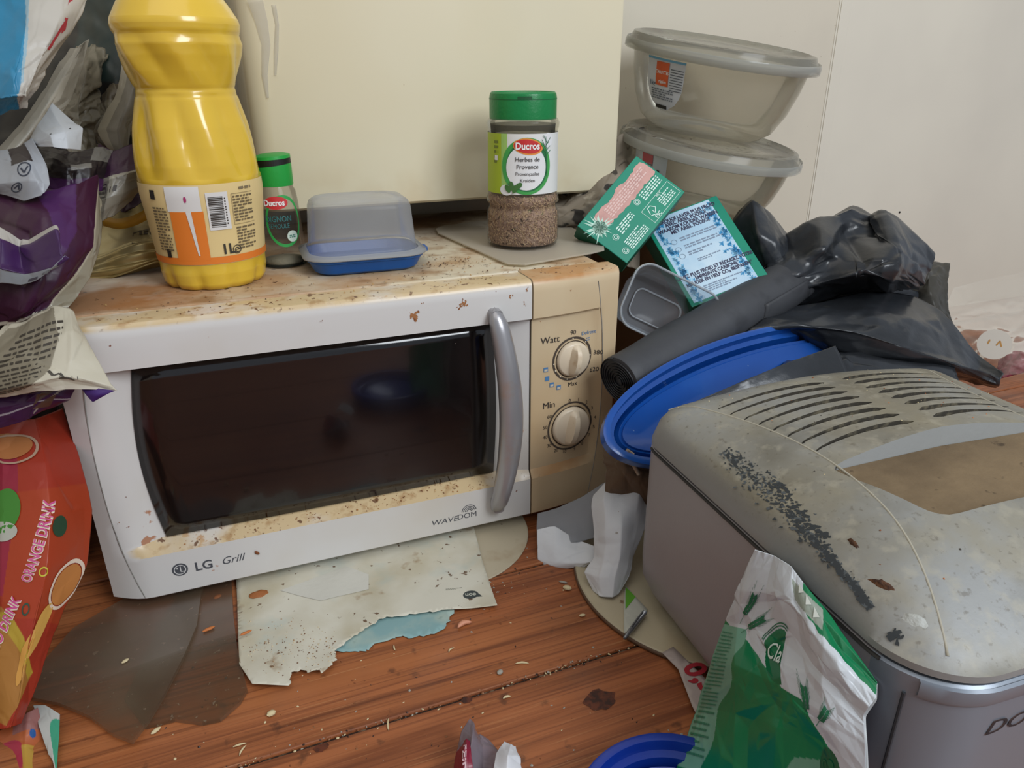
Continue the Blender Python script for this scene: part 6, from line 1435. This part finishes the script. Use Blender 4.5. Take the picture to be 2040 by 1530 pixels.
# flour bag leaning on the bread machine
fcol_r = dict(w='c2c6ca', g='0f6a42', dg='0c5236', lg='6aa08a')
def flour_col(u, v):
    o = np.tile(np.array(lin('c0c5ca')), (len(u), 1))
    bd = np.interp(u, [0, .25, .5, .62, .75, .86, 1], [.40, .47, .60, .60, .76, .86, .86]); o[v > bd] = lin('11794c')
    k = (u < .22-.25*(v-.42)**2+0.02*np.sin(v*30)) & (v > .42) & (v < .97); o[k] = lin('6fa58e')
    k = (v < .16-.10*np.maximum(0,.75-u)+.006*np.sin(u*90)) & (u > .60); o[k] = lin('0f6e44')
    k = inpoly([(.50, .06), (.74, .02), (.74, .13), (.52, .16)], u, v); o[k] = lin('8f978c')
    k = (np.hypot((u-.47)/.085, (v-.47)/.125) < 1) & (u < .50); o[k] = lin('0c6640')
    k = inpoly([(.60, .86), (.78, .84), (.80, 1.0), (.45, 1.0)], u, v); o[k] = lin('6b9c84')
    k = (np.hypot((u-.80)/.06, (v-.86)/.07) < 1); o[k] = lin('1a5c40')
    return o
fnet = [[(1508, 1093, .420), (1545, 1108, .410), (1577, 1130, .396), (1640, 1215, .378), (1747, 1360, .349)],
        [(1474, 1175, .436), (1515, 1180, .412), (1572, 1200, .388), (1642, 1290, .362), (1744, 1392, .345)],
        [(1450, 1235, .452), (1500, 1250, .423), (1562, 1280, .395), (1638, 1350, .362), (1722, 1425, .348)],
        [(1418, 1320, .468), (1480, 1330, .420), (1558, 1370, .384), (1640, 1420, .358), (1725, 1480, .347)],
        [(1392, 1410, .490), (1460, 1420, .432), (1550, 1450, .385), (1640, 1480, .362), (1728, 1560, .350)],
        [(1345, 1550, .455), (1430, 1575, .425), (1540, 1610, .39), (1640, 1640, .37), (1730, 1670, .355)]]
s = Surf(fnet, 260, 260, .0024, 15, 91)
fm_ = mat('flour_film', 'ffffff', .24, spec=.4, attr=True, layers=(dict(c='6b7068', scale=8, lo=.58, hi=.85, amt=.25),), bump=(28, .25))
FB = s.mesh('flour_bag', fm_, col=flour_col); solid(FB, .0006); tag(FB, 'half empty green and white flour bag with wheat ears, leaning on the bread machine', 'bag')
fnb = [[(x+(3 if i else 0), y+3, D+.010+.004*math.sin(j)) for i, (x, y, D) in enumerate(r)] for j, r in enumerate(fnet)]
sb = Surf(fnb, 60, 60, .001, 15, 92); o = sb.mesh('bag_back', mat('flour_back', 'b4b8b8', .4), FB); solid(o, .0006)
gk = ink('1c6a48')
def wheat(cx, cy, L, rot, m_=gk):
    parts = []
    a, b = s.len_u, s.len_v
    def T(x, y): X = x*math.cos(rot)-y*math.sin(rot); Y = x*math.sin(rot)+y*math.cos(rot); return (cx+X/a, cy-Y/b)
    for i in range(6):
        for sd in (-1, 1):
            y = L*(.15+.12*i); q = [(0, y), (sd*L*.13, y+L*.05), (sd*L*.10, y+L*.20), (sd*.02*L, y+L*.13)]; parts.append(([T(*p) for p in q], [(0, 1, 2, 3)]))
            q = [(sd*L*.07, y+L*.12), (sd*L*.20, y+L*.55)]; parts.append(line2([T(*p) for p in q], .0016))
    parts.append(line2([T(0, -.2*L), T(0, L*.9)], .003)); return join2(*parts)
for c_, L_, r_ in (((.17, .36), .022, -.25), ((.22, .42), .020, -.85)): lay('wheat_ear', wheat(*c_, L_, r_), on(s, .0007), gk, FB)
for c_, L_, r_ in (((.66, .66), .020, .15), ((.73, .68), .019, -.35)): lay('wheat_ear', wheat(*c_, L_, r_), on(s, .0007), gk, FB)
lay('lettering', mv2(([(x/1.0*.075, -y*.115) for x, y in text2('Cla', 1.0, bold=.01, shear=.4, align='LEFT')[0]], text2('Cla', 1.0, bold=.01, shear=.4, align='LEFT')[1]), .395, .50), on(s, .0009), ink('c8d8d0'), FB)
lay('badge_rings', join2(*[([(.47+.085*q*math.cos(a), .47-.125*q*math.sin(a)) for a in np.linspace(1.2, 3.0, 14)]+[(.47+.085*(q+.05)*math.cos(a), .47-.125*(q+.05)*math.sin(a)) for a in np.linspace(3.0, 1.2, 14)], [tuple(range(28))]) for q in (1.08, 1.2)]), on(s, .0007), gk, FB)
lay('small_print', join2(*[micro2(.02, .15, .45+.017*k, .460+.017*k, 1, k, .6) for k in range(29)]), on(s, .0008), ink('2f7a5a'), FB)
lay('white_flags', join2(*[([(.57+.055*i, .03+.018*i), (.61+.055*i, .05+.018*i), (.57+.055*i, .085+.018*i)], [(0, 1, 2)]) for i in range(3)]), on(s, .0008), ink('c8ccc4'), FB)
lay('box_symbols', join2(*[line2([(x, .93), (x+.05, .90), (x+.08, .95), (x+.03, .985), (x, .93)], .006) for x in (.55, .66)]), on(s, .0008), ink('1c3a2c'), FB)
lay('jug_picture', join2(disc2(.80, .885, .028, .036, 20, 1), disc2(.80, .835, .018, .012, 16, 1), disc2(.765, .85, .012, .016, 14, 1, r0=.7), disc2(.838, .85, .012, .016, 14, 1, r0=.7)), on(s, .0008), ink('16603c'), FB)
lay('green_corner_print', join2(disc2(.955, .80, .02, .015, 14, 1, r0=.6), line2([(.93, .78), (.975, .82), (.955, .86)], .012)), on(s, .0008), gk, FB)

# ================================================================ crumbs and scraps
cr_m = {'cream': mat('crumb_cream', 'c9b890', .7), 'pink': mat('peel_pink', 'c98a6c', .5), 'brown': mat('crumb_brown', '7a4522', .8), 'orange': mat('crumb_orange', 'b86a30', .6), 'grey': mat('crumb_grey', '9a9488', .8)}
def crumb_mesh(seed, L_, w_, h_, bend=0.0):
    r = random.Random(seed); n = 8; V = []; K = 7
    for k in range(K):
        t = k/(K-1)*2-1; q = math.sqrt(max(.02, 1-t*t)); cy = bend*(1-t*t)*L_
        for i in range(n): a = 6.283*i/n; V.append((t*L_/2, cy+q*w_/2*math.cos(a)*r.uniform(.85, 1.15), max(0, h_/2+q*h_/2*math.sin(a)*r.uniform(.85, 1.1))))
    return V, gfaces(n, K, True)+[tuple(range(n)), tuple(range(n*(K-1), n*K))[::-1]]
def crumb(px, py, z, L_, w_, h_, rot, col, label, bend=0.0, name='crumb', seed=0, par=None):
    c = UZ(px, py, z); M = Matrix.Translation((c[0], c[1], z+.0002)) @ Matrix.Rotation(rot, 4, 'Z')
    o = obj(name, *xf(crumb_mesh(seed+int(px), L_, w_, h_, bend), M), cr_m[col], par, smooth=True)
    if label: tag(o, label, 'food scrap')
    return o
crumb(926, 1249, 0, .0125, .0048, .0040, .15, 'pink', 'curled pink shrimp-like peel on the boards below the envelope tip', .22, 'food_peel')
crumb(541, 1425, 0, .0062, .0050, .0035, .3, 'cream', 'pale blocky crumb on the boards below the left glass shards')
crumb(1040, 1324, 0, .0105, .0018, .0015, -.35, 'cream', 'thin curved cream shred in the middle of the bare floor', .12, 'food_shred')
crumb(1010, 1391, 0, .0060, .0020, .0015, -.05, 'cream', 'short cream shred lying on a dark spot near the plank joint', .12, 'food_shred')
crumb(774, 1445, 0, .0100, .0013, .0013, 1.35, 'cream', 'straight upright cream shred left of the sweet wrapper', .05, 'food_shred')
crumb(478, 1486, 0, .0085, .0014, .0013, .0, 'cream', 'flat part of the forked cream shred at the lower left', .05, 'food_shred')
crumb(484, 1497, 0, .0085, .0014, .0013, 1.0, 'cream', 'slanting part of the forked cream shred at the lower left', .1, 'food_shred')
crumb(311, 1458, .0072*0, .0070, .0035, .0022, .6, 'cream', 'oval cream crumb at the front tip of the glass shards')
crumb(1130, 1175, 0, .0075, .0050, .0040, -.7, 'cream', 'crumbly cream bit on the floor left of the round board')
crumb(1122, 1162, 0, .0080, .0022, .0020, -.7, 'grey', 'dark elongated bit touching the cream crumb left of the round board')
crumb(1160, 1228, 0, .0052, .0030, .0022, -.1, 'cream', 'small cream crumb beside the rim of the round board')
crumb(996, 1342, 0, .0050, .0042, .0030, .4, 'grey', 'greyish crumb just below the thin curved shred')
crumb(900, 1297, 0, .0065, .0014, .0012, .5, 'cream', 'bent cream shred below the torn blue paper', .25, 'food_shred')
crumb(786, 1292, 0, .0062, .0014, .0012, 1.5, 'cream', 'little upright shred just under the blue paper edge', .05, 'food_shred')
crumb(434, 1192, 0, .0065, .0045, .0030, .4, 'orange', 'orange flake between microwave and right glass shard')
crumb(416, 1256, .0036, .0100, .0030, .0025, .3, 'orange', 'reddish flake lying on the right glass shard')
crumb(250, 1319, .0072, .0055, .0030, .0020, .6, 'cream', 'cream crumb lying on the large glass shard')
crumb(490, 1263, .0055, .0100, .0025, .0020, .3, 'orange', 'thin orange flake across the left edge of the envelope')
for px, py, L_, w_, rot, lb in ((512, 1100, .0050, .0026, -.9, 'brown seed stuck on the lower door frame left of the middle'),):
    c = UY(px, py, 0.0); M = Matrix.Translation((c[0], -.0005, c[2])) @ Matrix.Rotation(math.pi/2, 4, 'X') @ Matrix.Rotation(rot, 4, 'Z'); obj('brown_residue', *xf(crumb_mesh(3, L_, w_, .0012), M), cr_m['brown'], MW, smooth=True)
# uncountable fine crumbs
def scatter(name, n, pick, cols, lo, hi, seed):
    r = random.Random(seed); V = []; F = []; fm_l = []
    for i in range(n):
        p = pick(r)
        if p is None: continue
        x, y, z = p; L_ = r.uniform(lo, hi); w_ = L_*r.uniform(.3, .9); a = r.uniform(0, 3.14); h_ = w_*.6; k = len(V); ci = r.randrange(len(cols))
        for t in range(6): b = t*1.0472; dx, dy = L_/2*math.cos(b), w_/2*math.sin(b); V.append((x+dx*math.cos(a)-dy*math.sin(a), y+dx*math.sin(a)+dy*math.cos(a), z))
        V.append((x, y, z+h_)); F += [(k+t, k+(t+1) % 6, k+6) for t in range(6)]; fm_l += [ci]*6
    o = obj(name, V, F, cols, fm=fm_l); o['kind'] = 'stuff'; return o
cols = [cr_m['cream'], cr_m['brown'], cr_m['grey'], ink('2e1a10'), ink('8a5a38')]
def pickf(r):
    px, py = r.uniform(300, 1380), r.uniform(1060, 1560); p = UZ(px, py, 0.0)
    if p[1] > -.005: return None
    if r.random() < .25: p = UZ(1000+r.gauss(0, 30), 1135+r.gauss(0, 25), 0.0)
    if r.random() < .35: p = (p[0], -.181+r.gauss(0, .0018), 0)
    return (p[0], p[1], .0001)
o = scatter('fine_crumbs', 620, pickf, cols, .0006, .0026, 3); tag(o, 'fine crumbs and grit scattered over the bare floor boards', 'crumbs')
def pickt(r):
    x = r.uniform(.03, .45); y = abs(r.gauss(0, .05))+.008
    if r.random() < .3: x = .325+r.gauss(0, .02); y = .085+r.gauss(0, .015)
    return (x, y, T+(.0013 if .029 < y < .0355 else 0.0001) if y > .012 else T)
o = scatter('top_crumbs', 330, pickt, [ink('5a3a20'), ink('8a5c30'), ink('3a2414'), ink('a88452')], .0006, .0024, 5); tag(o, 'brown grit and crumbs spread over the stained microwave top', 'crumbs')
def pickl(r):
    x = r.uniform(.05, .35); z = r.uniform(.0525, .0585); return (x, recess(x, z)-.0006, z)
o = scatter('ledge_crumbs', 150, pickl, [ink('7a4a24'), ink('a06a34'), ink('c0a070')], .0006, .0022, 6); o.parent = MW; o.matrix_parent_inverse = wmat(MW).inverted()
def pickb(r):
    x = r.uniform(BX0+.02, BX1-.01); y = r.uniform(BY0+.03, BY1-.01); return (x, y, lid_z(x, y) if not (-.335 < y < -.255 and .44 < x < .63) else .178)
o = scatter('lid_crumbs', 130, pickb, [cr_m['cream'], cr_m['brown'], ink('3a3228'), cr_m['orange']], .0005, .0018, 7); o.parent = lid
o.matrix_parent_inverse = Matrix.Identity(4)
"""
"""
